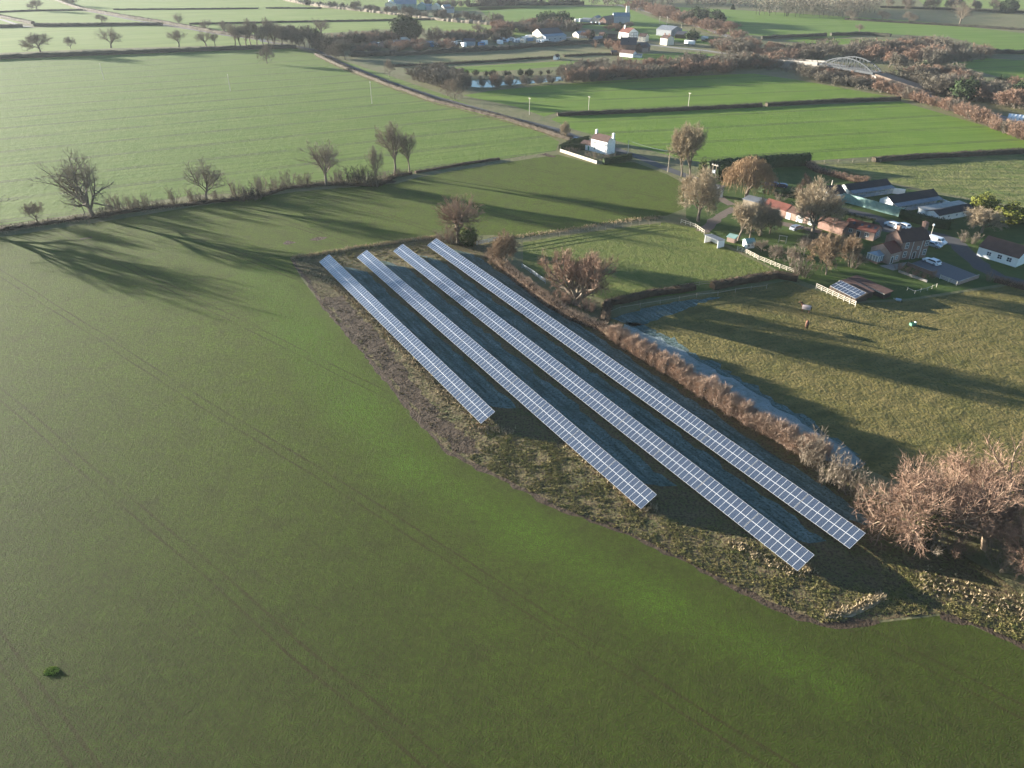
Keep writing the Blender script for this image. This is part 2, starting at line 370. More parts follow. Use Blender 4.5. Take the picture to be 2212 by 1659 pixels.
def module_mesh():
    mb=MB(); w,h,t=.99,1.65,.04; e=.021
    mb.box(-w/2,-h/2,-t,w/2,h/2,-.004,0)
    for x0,y0,x1,y1 in ((-w/2,-h/2,w/2,-h/2+e),(-w/2,h/2-e,w/2,h/2),(-w/2,-h/2+e,-w/2+e,h/2-e),(w/2-e,-h/2+e,w/2,h/2-e)):
        mb.box(x0,y0,-.003,x1,y1,.004,0)
    mb.face([(-w/2+e,-h/2+e,.0),(w/2-e,-h/2+e,.0),(w/2-e,h/2-e,.0),(-w/2+e,h/2-e,.0)],1)
    return mb.mesh('solar_panel',[M['frame'],M['cell']])
TILT=.4818; ME=module_mesh(); Z0=.70
ORD=['nearest','second','third','fourth','fifth','sixth','seventh','eighth','ninth','tenth','eleventh','twelfth','thirteenth','fourteenth']
RN=['leftmost row','second row from the left','third row from the left','rightmost row']
def table_parts(n_mod):
    """frame and leg meshes of a table; origin at ground under its low near corner; x runs away along the row"""
    L=n_mod*1.012; fr=MB(); c,s=math.cos(TILT),math.sin(TILT)
    def pt(x,u,dn=0): return (x, u*c+dn*s, Z0+u*s-dn*c)
    for u in (.45,1.2,2.13,2.9): fr.bar(pt(-.06-L,u,.075),pt(.06,u,.075),.05,.06)
    xs=[-L*k/4-(L/8) for k in range(4)]
    for x in xs: fr.bar(pt(x,.2,.14),pt(x,3.15,.14),.06,.08)
    fr.box(-L,3.33/2*c-.05,0,-L,3.33/2*c-.05,0) if False else None
    frame=fr.mesh('support_frame',M['steel']); legs=[]
    for x in xs:
        for u in (.55,2.75):
            q=pt(x,u,.17); lg=MB(); lg.box(x-.045,q[1]-.045,-.3,x+.045,q[1]+.045,q[2]); legs.append(lg.mesh('leg',M['steel']))
    return frame,legs
TP={10:table_parts(10),7:table_parts(7)}
RZ=math.atan2(-dv.y,-dv.x)
mid=MB(); 
def midclip(n_mod):
    mb=MB(); L=n_mod*1.012; c,s=math.cos(TILT),math.sin(TILT)
    u=3.33/2; mb.bar((-L+.02,u*c-.0*s,Z0+u*s+.000),(-.02,u*c,Z0+u*s+.000),.042,.022); return mb.mesh('clamp_strip',M['frame'])
MC={10:midclip(10),7:midclip(7)}
for ri,(a,b,n_,m_) in enumerate(ROWS):
    x=a
    for k in range(n_+1):
        nm=10 if k<n_ else m_
        where=('far end' if k==n_ else ORD[k])
        lab=(f'short solar table at the far end of the {RN[ri]}' if k==n_ else
             (f'solar table nearest the viewer in the {RN[ri]}' if k==0 else f'{ORD[k]} solar table from the near end of the {RN[ri]}'))
        t=empty('solar_table',RP(x,b),RZ,lab,'solar table','tables of tilted solar panels in four rows')
        for me,nmx in ((TP[nm][0],'support_frame'),(MC[nm],'clamp_strip')):
            o=bpy.data.objects.new(nmx,me); COL.objects.link(o); o.parent=t
        for me in TP[nm][1]:
            o=bpy.data.objects.new('leg',me); COL.objects.link(o); o.parent=t
        for i in range(nm):
            for j in range(2):
                u=.825+j*1.68; o=bpy.data.objects.new('solar_panel',ME); COL.objects.link(o); o.parent=t
                o.location=(-(i+.5)*1.012,u*math.cos(TILT),Z0+u*math.sin(TILT)); o.rotation_euler=(TILT,0,0)
        x+=10.22
from mathutils import noise as mnoise
# ------------------------------------------------------------------ vegetation materials
def bark(name, a, b_, tint=.5, rough=.9):
    m,t,b=newmat(name); n=N(t); inf=n.new('ShaderNodeObjectInfo')
    c=n.mix(inf.outputs['Random'],a,b_); c2=n.mix(n.ramp(n.noise(n.pos(),.9,3),.35,.65),c,tuple((x+y)*.33 for x,y in zip(a,b_)))
    n.link(c2,b.inputs['Base Color']); b.inputs['Roughness'].default_value=rough; b.inputs['Specular IOR Level'].default_value=.15
    return m
M['bark']=bark('bark',(.15,.12,.09),(.19,.155,.115))
M['palebark']=bark('pale_bark',(.27,.20,.14),(.24,.18,.12))
M['twig']=bark('bare_twigs',(.24,.19,.145),(.20,.165,.12))
M['twigtan']=bark('tan_twigs',(.36,.285,.19),(.31,.25,.165))
M['hedgetan']=bark('tan_hedge_twigs',(.38,.27,.20),(.31,.235,.165))
M['twigpink']=bark('reddish_twigs',(.30,.19,.135),(.25,.165,.115))
M['twigwood']=bark('thicket_twigs',(.20,.165,.13),(.17,.15,.11))
M['twiggold']=bark('golden_twigs',(.30,.20,.115),(.27,.18,.10))
M['twigcopper']=bark('copper_twigs',(.27,.19,.12),(.24,.17,.105))
M['twigdark']=bark('dark_thicket',(.065,.055,.045),(.05,.052,.035))
M['ever']=bark('evergreen_leaves',(.030,.052,.022),(.045,.065,.025))
M['evergold']=bark('golden_evergreen_leaves',(.16,.16,.025),(.12,.135,.025))
M['ivy']=bark('ivy_leaves',(.09,.10,.025),(.07,.09,.022))
M['hedgebrown']=bark('clipped_hedge_twigs',(.075,.057,.040),(.062,.050,.034))
M['bramble']=bark('bramble_stems',(.10,.062,.042),(.085,.06,.036))
M['straw']=bark('straw_grass',(.42,.32,.20),(.34,.27,.16))

def rdir(r, up=0.0):
    while 1:
        v=Vector((r.uniform(-1,1),r.uniform(-1,1),r.uniform(-1,1)))
        if .05<v.length<1: break
    v.normalize(); v.z+=up; return v.normalized()
def twig(mb, p, d, L, w, r, m=0):
    s=d.cross(rdir(r)); 
    if s.length<.05: s=Vector((1,0,0))
    s=s.normalized()*(w/2); mb.face([p-s,p+s,p+d*L],m)
def sprig(mb, p, d, L, w, r, m=0):
    """a forked twig: one stem with two or three side shoots"""
    twig(mb,p,d,L,w,r,m)
    for k in range(r.choice((2,3))):
        q=p+d*(L*r.uniform(.25,.7)); twig(mb,q,(d+rdir(r)*.75).normalized(),L*r.uniform(.45,.7),w*.75,r,m)
def grow(tr, cr, p, d, L, rad, lv, P, r):
    n=P['seg']; pts=[p]; rads=[rad]; q=p.copy(); dd=d.copy()
    for i in range(n):
        dd=(dd+rdir(r)*P['wob']+Vector((0,0,P['up'][min(lv,len(P['up'])-1)]))).normalized()
        q=q+dd*(L/n); pts.append(q.copy()); rads.append(rad*(1-(i+1)/n*P['tap']))
    if lv<P['solid']: tr.tube(pts,rads,(6,5,4,3,3)[lv])
    else:
        for a,b in zip(pts,pts[1:]): twig(cr,a,(b-a).normalized(),(b-a).length*1.15,max(rads[0]*2,.035),r)
    if lv==P['levels']:
        for k in range(P['twigs']):
            i=r.randrange(1,len(pts)); pp=pts[i-1].lerp(pts[i],r.random())
            sprig(cr,pp,(dd+rdir(r)*P['tw_spread']+Vector((0,0,P['tw_up']))).normalized(),P['tw_len']*r.uniform(.6,1.25),P['tw_w'],r)
        return
    c=P['kids'][lv]; ph=r.uniform(0,6.28)
    for k in range(c):
        t=P['from'][lv]+(1-P['from'][lv])*(k+.5)/c if c>1 else 1
        f=t*n; i=min(int(f),n-1); pp=pts[i].lerp(pts[i+1],f-i); base=(pts[i+1]-pts[i]).normalized()
        ph+=2.4+r.uniform(-.4,.4); a=R(P['ang'][lv])*r.uniform(.7,1.25)
        s=base.cross(Vector((0,0,1))) 
        if s.length<.2: s=base.cross(Vector((1,0,0)))
        s.normalize(); s2=base.cross(s)
        nd=base*math.cos(a)+(s*math.cos(ph)+s2*math.sin(ph))*math.sin(a)
        grow(tr,cr,pp,nd.normalized(),L*P['len'][lv]*r.uniform(.75,1.2)*(1.15-.35*t),rads[i]*P['rad'][lv],lv+1,P,r)
    grow(tr,cr,pts[-1],dd,L*P['len'][lv]*.8,rads[-1],lv+1,P,r)
PROTO={}
def proto(name, seed, trunkmat, crownmat, extra=None, **P):
    base=dict(levels=3,kids=(6,5,5),ang=(48,45,45),len=(1.1,.62,.6),rad=(.62,.66,.66),seg=4,wob=.22,up=(0,.06,.05,.03),tap=.5,solid=3,
              twigs=7,tw_spread=.8,tw_up=.15,tw_len=1.1,tw_w=.05,h=5,r=.45,lean=(0,0),**{'from':(.45,.3,.3)})
    base.update(P); r=random.Random(seed); tr=MB(); cr=MB()
    grow(tr,cr,Vector((0,0,-.3)),Vector((base['lean'][0],base['lean'][1],1)).normalized(),base['h'],base['r'],0,base,r)
    if extra: extra(tr,cr,r)
    if tr.v==[]: tr.tube([(0,0,0),(0,0,1)],[.1,.05],5)
    zz=sorted(v[2] for v in cr.v); top=zz[int(len(zz)*.965)]; ww=sorted(math.hypot(v[0],v[1]) for v in cr.v); wid=ww[int(len(ww)*.95)]
    PROTO[name]=(tr.mesh('trunk',trunkmat),cr.mesh('crown',crownmat),top,wid)
proto('oak',3,M['bark'],M['twig'],h=4.2,r=.62,kids=(7,6,5),ang=(58,48,46),len=(1.75,.62,.58),wob=.30,up=(0,.07,.04,.02),twigs=7,tw_len=1.3,tw_w=.042)
proto('oak2',11,M['bark'],M['twig'],h=5.0,r=.45,kids=(6,6,5),ang=(45,45,45),len=(1.35,.6,.58),wob=.24,up=(0,.09,.05,.02),twigs=7,tw_len=1.2,tw_w=.042)
proto('round',5,M['bark'],M['twig'],h=4.6,r=.35,kids=(7,6,5),ang=(50,48,48),len=(1.05,.62,.6),wob=.2,twigs=12,tw_len=1.0,tw_w=.05)
proto('tall',8,M['bark'],M['twig'],h=8.5,r=.42,kids=(8,5,4),ang=(36,42,45),len=(.62,.55,.6),wob=.15,up=(0,.14,.08,.03),twigs=10,tw_len=1.2,tw_w=.042)
proto('tall2',21,M['bark'],M['twig'],h=6.5,r=.40,kids=(6,6,5),ang=(30,40,45),len=(1.0,.6,.58),wob=.20,up=(0,.16,.08,.03),twigs=10,tw_len=1.1,tw_w=.045)
proto('farmA',91,M['bark'],M['twigtan'],h=4.2,r=.4,kids=(8,7,6),ang=(50,48,48),len=(1.1,.62,.6),wob=.2,twigs=13,tw_len=.95,tw_w=.055)
proto('farmB',92,M['bark'],M['twigtan'],h=5.0,r=.4,kids=(8,6,6),ang=(38,44,46),len=(.95,.6,.58),wob=.2,up=(0,.12,.07,.03),twigs=13,tw_len=1.0,tw_w=.055)
proto('small',31,M['bark'],M['twig'],h=1.7,r=.16,kids=(6,5,4),ang=(45,45,45),len=(1.3,.6,.6),levels=3,solid=2,wob=.28,twigs=6,tw_len=.7,tw_w=.04)
def stems(n, L, fan, spread, tl, tw, bend=.1, solid_r=.05, cnt=12, up=.4):
    def f(tr,cr,r):
        for k in range(n):
            a=r.uniform(0,6.28); rad=r.uniform(0,spread); p=Vector((math.cos(a)*rad,math.sin(a)*rad,-.1))
            d=Vector((math.cos(a)*fan*rad/spread+r.uniform(-.15,.15),math.sin(a)*fan*rad/spread+r.uniform(-.15,.15),1)).normalized()
            l=L*r.uniform(.7,1.05)*(1-.25*rad/spread); pts=[p]; q=p.copy(); dd=d.copy()
            for i in range(4): dd=(dd+rdir(r)*bend+Vector((0,0,.03))).normalized(); q=q+dd*l/4; pts.append(q.copy())
            tr.tube(pts,[solid_r*(1-.2*i) for i in range(5)],3)
            for j in range(cnt):
                t=r.uniform(.15,1)*4; i=min(int(t),3); pp=pts[i].lerp(pts[i+1],t-i)
                sprig(cr,pp,(dd*.6+rdir(r)*.75+Vector((0,0,up))).normalized(),tl*r.uniform(.6,1.2),tw,r)
    return f
NOP=dict(levels=0,kids=(1,),twigs=4,h=2.0,r=.08,tw_len=.8)
for nm,seed,mt in (('bushA',41,'twigwood'),('bushB',42,'twigwood'),('bushC',43,'twigpink'),('bushD',44,'twigdark')):
    proto(nm,seed,M['bark'],M[mt],stems(32,6.2,.8,1.7,1.4,.12,cnt=30,bend=.14),**NOP)
for nm,seed,mt in (('shrub',51,'twig'),('shrubpink',52,'twigpink'),('shrubdark',53,'twigdark')):
    proto(nm,seed,M['bark'],M[mt],stems(20,3.6,.7,1.0,.8,.05,cnt=16,bend=.16,solid_r=.035),**NOP)
proto('treebushA',61,M['bark'],M['twigwood'],h=3.4,r=.22,kids=(7,5,4),ang=(50,48,48),len=(1.15,.62,.6),levels=3,solid=2,twigs=9,tw_len=1.3,tw_w=.14)
proto('treebushB',62,M['bark'],M['twigpink'],h=3.8,r=.22,kids=(8,5,4),ang=(42,45,48),len=(1.0,.62,.6),levels=3,solid=2,twigs=9,tw_len=1.3,tw_w=.14)
def pollard(n,c,Rr,tl,fan=1.0,tw=.05,flat=1.0):
    def f(tr,cr,r):
        for k in range(n):
            d=rdir(r,.55); 
            if d.z<-.1: d.z=abs(d.z)
            p=Vector(c)+Vector((r.uniform(-.6,.6),r.uniform(-.6,.6),r.uniform(-.5,.5)))
            l=Rr*r.uniform(.65,1.05); d=Vector((d.x*fan,d.y*fan,d.z*flat)).normalized(); dd=d.copy(); q=p.copy(); pts=[q.copy()]
            for i in range(3): dd=(dd+rdir(r)*.13+Vector((0,0,.06))).normalized(); q=q+dd*l/3; pts.append(q.copy())
            tr.tube(pts,[.05,.035,.025,.012],3)
            for j in range(11):
                t=r.uniform(.3,1)*3; i=min(int(t),2); sprig(cr,pts[i].lerp(pts[i+1],t-i),(dd+rdir(r)*.6).normalized(),tl*r.uniform(.6,1.2),tw,r)
    return f
proto('pollard',71,M['bark'],M['twigpink'],pollard(150,(0,0,3.6),4.6,1.0,tw=.055),levels=1,kids=(5,),h=3.4,r=.6,len=(.5,.5,.5),twigs=5,solid=2,ang=(55,40,40))
proto('willowwide',72,M['bark'],M['twigpink'],h=1.6,r=.8,kids=(9,7,6),ang=(60,45,40),len=(3.4,.55,.55),wob=.28,up=(0,.10,.10,.08),twigs=8,tw_len=1.1,tw_w=.05,tw_up=.3)
proto('bigred',73,M['palebark'],M['twigpink'],h=3.0,r=.5,kids=(9,8,7),ang=(55,50,46),len=(2.0,.60,.55),wob=.26,up=(0,.06,.04,.03),twigs=5,tw_len=1.35,tw_w=.04,tw_up=.1,tap=.42)
proto('bigred2',74,M['palebark'],M['twigpink'],h=3.6,r=.5,kids=(9,8,7),ang=(48,48,46),len=(1.7,.60,.55),wob=.30,up=(0,.07,.04,.03),twigs=5,tw_len=1.3,tw_w=.04,tw_up=.1,tap=.42)
def weeping(tr,cr,r):
    for k in range(430):
        a=r.uniform(0,6.28); rho=math.sqrt(r.random()); p=Vector((math.cos(a)*rho*4.6,math.sin(a)*rho*4.6,8.6-4.2*rho*rho+r.uniform(-.8,.6)))
        o=Vector((math.cos(a),math.sin(a),0)); 
        tr.tube([Vector((0,0,3.5)),p*.6+Vector((0,0,2.2)),p],[.06,.04,.02],3) if k%3==0 else None
        for j in range(7):
            q=p+rdir(r)*.6; L=r.uniform(.9,2.0)*(0.6+1.2*rho)
            for s in range(3):
                d=(o*(.5-.3*s)+Vector((0,0,.3-.6*s))+rdir(r)*.18).normalized(); twig(cr,q,d,L*.55,.07,r); q=q+d*L*.45
proto('weeping',75,M['bark'],M['twiggold'],weeping,levels=1,kids=(6,),h=4.5,r=.55,len=(.9,.5,.5),twigs=5,solid=2,ang=(45,40,40))
proto('copper',76,M['bark'],M['twigcopper'],h=4.0,r=.25,kids=(8,6,5),ang=(48,48,48),len=(.95,.6,.58),levels=3,twigs=10,tw_len=.8,tw_w=.07)
proto('birch',77,M['bark'],M['twigpink'],h=7.0,r=.15,kids=(14,5,3),ang=(42,40,40),len=(.30,.5,.5),levels=2,solid=2,twigs=10,tw_len=1.0,tw_w=.05,tw_up=.3,**{'from':(.15,.3,.3)})
def leafmass(shape, n, s):
    def f(tr,cr,r):
        for k in range(n):
            d=rdir(r); p=shape(d,r); a=rdir(r); b=a.cross(d); 
            if b.length<.1: b=Vector((1,0,0))
            b=b.normalized()*s*r.uniform(.5,1.1); a=(a+d*.3).normalized()*s*r.uniform(.6,1.3)
            cr.face([p-b*.5,p+b*.5,p+a])
    return f
def lump(d): return 1+.16*math.sin(3*d.x*2+1)*math.cos(4*d.y)+.12*math.sin(7*d.z+3*d.x)
proto('conifer',81,M['bark'],M['ever'],leafmass(lambda d,r:(lambda h,a:Vector((math.cos(a)*(1-h)**.7*2.2*r.uniform(.6,1.05)*(1+.2*math.sin(9*h+a*3)),math.sin(a)*(1-h)**.7*2.2*r.uniform(.6,1.05),.4+h*8)))(r.random()**1.3,r.uniform(0,6.28)),3200,.55),**NOP)
proto('dome',82,M['bark'],M['evergold'],leafmass(lambda d,r:Vector((d.x*2.9,d.y*2.9,2.9+d.z*2.4))*lump(d)*r.uniform(.75,1.03),3000,.5),**NOP)
proto('domedark',83,M['bark'],M['ever'],leafmass(lambda d,r:Vector((d.x*2.6,d.y*2.6,2.6+d.z*2.5))*lump(d)*r.uniform(.75,1.03),2600,.5),**NOP)
for nm in ('ivyclump',):
    proto(nm,84,M['bark'],M['ivy'],leafmass(lambda d,r:Vector((d.x*1.2,d.y*1.2,2.6+d.z*2.6))*lump(d)*r.uniform(.6,1.05),1600,.32),**NOP)

def plant(pr, p, h, wfac=1.0, name='tree', label='', cat='tree', group=None, rz=None, parts=True):
    tr,cr,top,wid=PROTO[pr]; s=h/top
    t=empty(name,p,rnd.uniform(0,6.28) if rz is None else rz,label,cat,group); t.scale=(s*wfac,s*wfac,s)
    for me,nm in ((tr,'trunk'),(cr,'crown')):
        o=bpy.data.objects.new(nm,me); COL.objects.link(o); o.parent=t
    return t
def T(v,x,y,top,pr,label,w=None,name='bare_tree',cat='tree',group=None,rz=None):
    """plant at photo position with the height it shows; w = crown width in pixels of that view"""
    p=G(v,x,y); h=max(HT(v,x,y,top),1.0); _,_,tp,wd=PROTO[pr]; wf=1.0
    if w:
        dist=(p-Vector((0,0,H))).length; px=w/VW[v][2]*.8848*dist/F if v!='D' else w*dist/F
        wf=max(.6,min(1.9,px/(2*wd*h/tp)/.92))
    return plant(pr,p,h,wf,name,label,cat,group,rz)

def hedge(path, wid, hgt, core, tw, dens, label, tl=.5, tww=.05, name='hedge', jit=.12, up=.3, group=None, seed=1, trim=True, box=.86, step=1.2):
    """a hedge along a path: an uneven solid heart and twigs or leaves all over it; origin at its first point"""
    r=random.Random(seed); pts=resample(path,step); o0=Vector((path[0].x,path[0].y,0)); mb=MB()
    prof=((-.5,0),(-.53,.55),(-.40,.93),(0,1.0),(.40,.93),(.53,.55),(.5,0)); rings=[]; hs=[]
    for i,p in enumerate(pts):
        d=(pts[min(i+1,len(pts)-1)]-pts[max(i-1,0)]).normalized(); n=Vector((-d.y,d.x,0)); hh=hgt*r.uniform(1-jit,1+jit)*(1 if trim else (1+.13*math.sin(i*.23+seed)+.10*mnoise.noise(Vector((i*.6,seed,0)))))
        ww=wid*r.uniform(1-jit,1+jit); hs.append((p-o0,n,d,hh,ww))
        rings.append([p-o0+n*(a*ww*box*r.uniform(.9,1.08))+Vector((0,0,z*hh*box*r.uniform(.93,1.05))) for a,z in prof])
    k=len(prof); vs=[q for g_ in rings for q in g_]; fs=[]
    for i in range(len(rings)-1):
        for j in range(k-1): a=i*k+j; fs.append((a,a+k,a+k+1,a+1))
    fs.append(tuple(range(k))); fs.append(tuple(range((len(rings)-1)*k,len(rings)*k))[::-1]); mb.add(vs,fs,0)
    L=sum((b-a).length for a,b in zip(path,path[1:]))
    for q in range(int(L*dens)):
        i=r.randrange(len(hs)); p,n,d,hh,ww=hs[i]; a=r.uniform(-1,1); z=r.uniform(.05,1.0)
        if r.random()<.6: a=math.copysign(1-abs(r.gauss(0,.12)),a)
        else: z=1-abs(r.gauss(0,.1))
        b=p+d*r.uniform(-step/2,step/2)+n*(a*ww/2*(1-.2*z**3))+Vector((0,0,z*hh*.92))
        dr=(n*a*.7+Vector((0,0,up+.7*z))+rdir(r)*.7).normalized(); sprig(mb,b,dr,tl*r.uniform(.5,1.3),tww,r,1)
    o=mb.build(name,[core,tw],loc=o0); return tag(o,label,'hedge',group)
TONE={'bushA':'grey-brown','bushB':'olive-brown','bushC':'pinkish','bushD':'dark','treebushA':'grey twiggy','treebushB':'reddish twiggy','domedark':'dark evergreen','shrubpink':'russet','round':'round-headed','tall2':'tall open'}
def graded(pr,h,hr,f,label):
    noun,place=label.split('|')
    if pr[:4]=='bush': noun='bush'
    q=(h-hr[0])/(hr[1]-hr[0]+1e-6); size='' if .25<q<.75 else ('low ' if q<=.25 else 'tall ')
    if TONE.get(pr,'').startswith('tall'): size=''
    pos=('at the left of','left of centre in','right of centre in','at the right of')[min(3,int(f*4))]
    return f"{size}{TONE.get(pr,'bare')} {noun} {pos} {place}"
def copse(poly, n, protos, hr, label, group, name='bare_tree', cat='tree', seed=1, mind=3.0, wf=(1.25,1.7)):
    """individual trees spread over a patch of ground"""
    r=random.Random(seed); xs=[p.x for p in poly]; ys=[p.y for p in poly]; pl=[]; tries=0
    def inside(x,y):
        c=False
        for i in range(len(poly)):
            a,b=poly[i],poly[i-1]
            if (a.y>y)!=(b.y>y) and x<(b.x-a.x)*(y-a.y)/(b.y-a.y)+a.x: c=not c
        return c
    while len(pl)<n and tries<20000:
        tries+=1; x=r.uniform(min(xs),max(xs)); y=r.uniform(min(ys),max(ys))
        if inside(x,y) and all((x-a)**2+(y-b)**2>mind**2 for a,b in pl): pl.append((x,y))
    an=sorted(math.atan2(x,y) for x,y in pl)
    for x,y in pl:
        pr=r.choice(protos); h=r.uniform(*hr); f=an.index(math.atan2(x,y))/len(an)
        B=pr[:4]=='bush'; plant(pr,Vector((x,y,0)),h,r.uniform(*wf),'bush' if B else name,graded(pr,h,hr,f,label),'bush' if B else cat,group,rz=r.uniform(0,6.28))
def treerow(path, n, protos, hr, label, group, name='bare_tree', cat='tree', seed=1, jit=1.5, wf=(.95,1.3)):
    r=random.Random(seed); L=[(b-a).length for a,b in zip(path,path[1:])]; tot=sum(L)
    for k in range(n):
        s=(k+.5+r.uniform(-.35,.35))/n*tot; i=0
        while i<len(L)-1 and s>L[i]: s-=L[i]; i+=1
        p=path[i].lerp(path[i+1],min(1,s/L[i]))+Vector((r.uniform(-jit,jit),r.uniform(-jit,jit),0))
        pr=r.choice(protos); h=r.uniform(*hr); B=pr[:4]=='bush'; plant(pr,p,h,r.uniform(*wf),'bush' if B else name,graded(pr,h,hr,(k+.5)/n,label),'bush' if B else cat,group,rz=r.uniform(0,6.28))

# ------------------------------------------------------------------ the tree line along the lower edge of the big field
T('e',790,865,380,'oak','largest spreading bare tree in the hedge line',w=470)
T('e',325,905,755,'small','small bare tree beside the dead grass verge, far left of the hedge line',w=150)
T('e',1745,722,415,'oak2','gnarled bare tree above the low bushes, second large tree of the hedge line',w=280)
T('f',680,600,250,'oak2','fan-shaped bare tree in the hedge line, between bushes and left of the tall pair',w=310)
T('f',1110,612,290,'tall2','thin leaning bare tree rising from the dense bush in the hedge line',w=130)
T('f',1255,515,95,'tall2','tallest bare tree of the pair at the right end of the hedge line',w=260)
T('f',1380,500,165,'tall','slimmer bare tree of the pair at the right end of the hedge line',w=130)
T('e',-35,985,700,'oak2','bare tree cut by the left edge beside the field hedge',w=130)
T('e',-260,990,640,'oak','bare tree just outside the left edge whose shadow crosses the near field',w=500)
RKW={5:('leftmost','second','middle','fourth','rightmost'),8:('leftmost','second','third','fourth','fifth','sixth','seventh','rightmost')}
def rk(x,xs): return RKW[len(xs)][sorted(xs).index(x)]
def hl_at(v,x,y):
    X=V2(v,x,y)[0]
    for lim,txt in ((290,'just right of the largest spreading tree'),(350,'right of the largest spreading tree, before the open verge'),(395,'on the open verge left of the gnarled tree'),(445,'at the foot of the gnarled bare tree'),(500,'right of the gnarled bare tree'),
                    (560,'between the gnarled tree and the dark thorn patch'),(625,'left of the fan-shaped tree'),(670,'just left of the fan-shaped tree'),(760,'just right of the fan-shaped tree'),(800,'between the fan-shaped and the leaning tree'),(840,'at the foot of the thin leaning tree')):
        if X<lim: return txt
    return 'at the foot of the tall pair of trees'
for v,x,y,t_ in (('e',960,840,700),('e',1020,825,670),('e',1100,805,690),('e',1220,795,680),('e',1175,795,720),('e',1340,780,715),('e',1475,757,625),('e',1630,735,625),('e',1690,735,670),('e',1830,705,640),('e',1990,690,555),
                 ('e',2080,690,600),('e',2180,680,530),('f',130,650,535),('f',230,640,535),('f',300,630,560),('f',365,620,480),('f',470,600,500),('f',520,595,495),('f',760,590,480),('f',810,590,470),('f',1175,540,480),('f',1300,515,455)):
    T(v,x,y,t_,'shrub',f"leafless {'taller' if HT(v,x,y,t_)>4.5 else 'low'} multi-stemmed shrub {hl_at(v,x,y)}",w=110,name='hedgerow_shrub',cat='shrub',group='bushes in the hedge line below the big field')
for v,x,y,t_ in (('e',880,870,780),('e',2060,730,640),('e',2160,720,630),('f',60,700,620),('f',880,590,450),('f',940,590,440),('f',1000,595,445),('f',1060,600,470),('f',1110,600,520),('f',1080,605,540)):
    T(v,x,y,t_,'shrubdark',f"dark dense thorn bush {hl_at(v,x,y)}",w=150,name='thorn_bush',cat='bush',group='dark thorn bushes in the hedge line')
hl=PL('e',[(-700,1100),(0,985),(340,930),(790,868),(1240,798),(1750,745),(2050,715),(2212,690)])+PL('f',[(330,625),(680,592),(1110,600),(1270,520),(1400,500)])
hedge(hl,2.0,.9,M['bramble'],M['bramble'],26,'low bramble growth under the bare trees along the big field',tl=.8,tww=.09,name='bramble_hedge',seed=3,trim=False,jit=.3)
hedge(PL('f',[(1430,492),(1700,447),(1900,412),(2140,380)]),1.6,.9,M['bramble'],M['hedgebrown'],16,'low clipped hedge stub running right from the tall pair of bare trees',seed=4,tww=.08)

def verge(path, wid, hgt, dens, label, seed=5, mat='straw', name='dead_grass'):
    r=random.Random(seed); pts=resample(path,1.5); mb=MB()
    for q in range(int(sum((b-a).length for a,b in zip(path,path[1:]))*dens)):
        i=r.randrange(len(pts)-1); p=pts[i].lerp(pts[i+1],r.random()); d=(pts[i+1]-pts[i]).normalized(); n=Vector((-d.y,d.x,0))
        b=p+n*r.gauss(0,wid/3); 
        for k in range(3): twig(mb,b+rdir(r)*.12*Vector((1,1,0)).length*.5,(rdir(r)*.6+Vector((0,0,1))).normalized(),hgt*r.uniform(.5,1.2),.14,r)
    return tag(mb.build(name,M[mat]),kind='stuff')
verge(PL('e',[(-200,1010),(0,995),(200,965),(400,920),(760,880)]),2.6,.5,22,'')
verge(PL('e',[(1180,820),(1500,775),(1750,735)]),2.0,.5,14,'',6)
verge(PL('f',[(380,1215),(620,1180),(900,1130),(1300,1075),(1640,1030)]),1.5,.9,20,'',7)
verge(PL('k',[(0,140),(200,120),(600,70),(900,20),(1050,-5)])+PL('g',[(1400,1110)]),2.6,.6,16,'',8)
verge(D((660,585),(700,600),(760,650),(830,720),(900,790),(960,850),(1040,915)),1.6,.6,10,'',9)
verge(D((1015,918),(1050,925),(1110,935)),2,.6,14,'',10)
verge(D((1330,1035),(1380,1095),(1420,1100)),1.6,.7,26,'',11)
verge(D((1225,960),(1290,1015),(1370,1085)),1.2,.6,16,'',14)
verge(D((1570,1165),(1650,1210),(1720,1240),(1760,1230)),1.4,.5,14,'',15)
verge(D((1780,1330),(1835,1320),(1880,1300),(1910,1285)),1.1,.45,30,'',12)
verge(D((1985,1250),(2060,1275),(2150,1300),(2212,1320),(2400,1400)),4.0,.45,16,'',13)

# rough tussocks inside the solar plot (nobody could count them)
def tussocks(poly, n, seed, s=(.10,.22), mat='ivy', excl=None):
    r=random.Random(seed); xs=[p.x for p in poly]; ys=[p.y for p in poly]; mb=MB(); k=0
    while k<n:
        x=r.uniform(min(xs),max(xs)); y=r.uniform(min(ys),max(ys)); c=False
        for i in range(len(poly)):
            a,b=poly[i],poly[i-1]
            if (a.y>y)!=(b.y>y) and x<(b.x-a.x)*(y-a.y)/(b.y-a.y)+a.x: c=not c
        if not c: continue
        nz=mnoise.noise(Vector((x*.35,y*.35,seed)))+.6*mnoise.noise(Vector((x*1.3,y*1.3,seed+5)))
        k+=1
        if nz<r.uniform(-.45,.35): continue
        h=s[0]+(s[1]-s[0])*r.random()**2*max(.4,min(1.5,.9+nz))
        for j in range(9):      # a tuft of splayed blades
            a=r.uniform(0,6.28); d=Vector((math.cos(a)*r.uniform(.3,1.3),math.sin(a)*r.uniform(.3,1.3),r.uniform(.2,.7))).normalized()
            twig(mb,Vector((x+r.uniform(-h,h)*.5,y+r.uniform(-h,h)*.5,0)),d,h*r.uniform(.9,1.8),h*.5,r)
    return tag(mb.build('grass_tussocks',M[mat]),kind='stuff')
M['tuss']=grassy('tussock_grass',(.19,.175,.055),(.14,.15,.045),(.23,.18,.08),(.12,.085,.05),big=.4,patch=1.2,fine=4,bump=.6,bdist=.1)
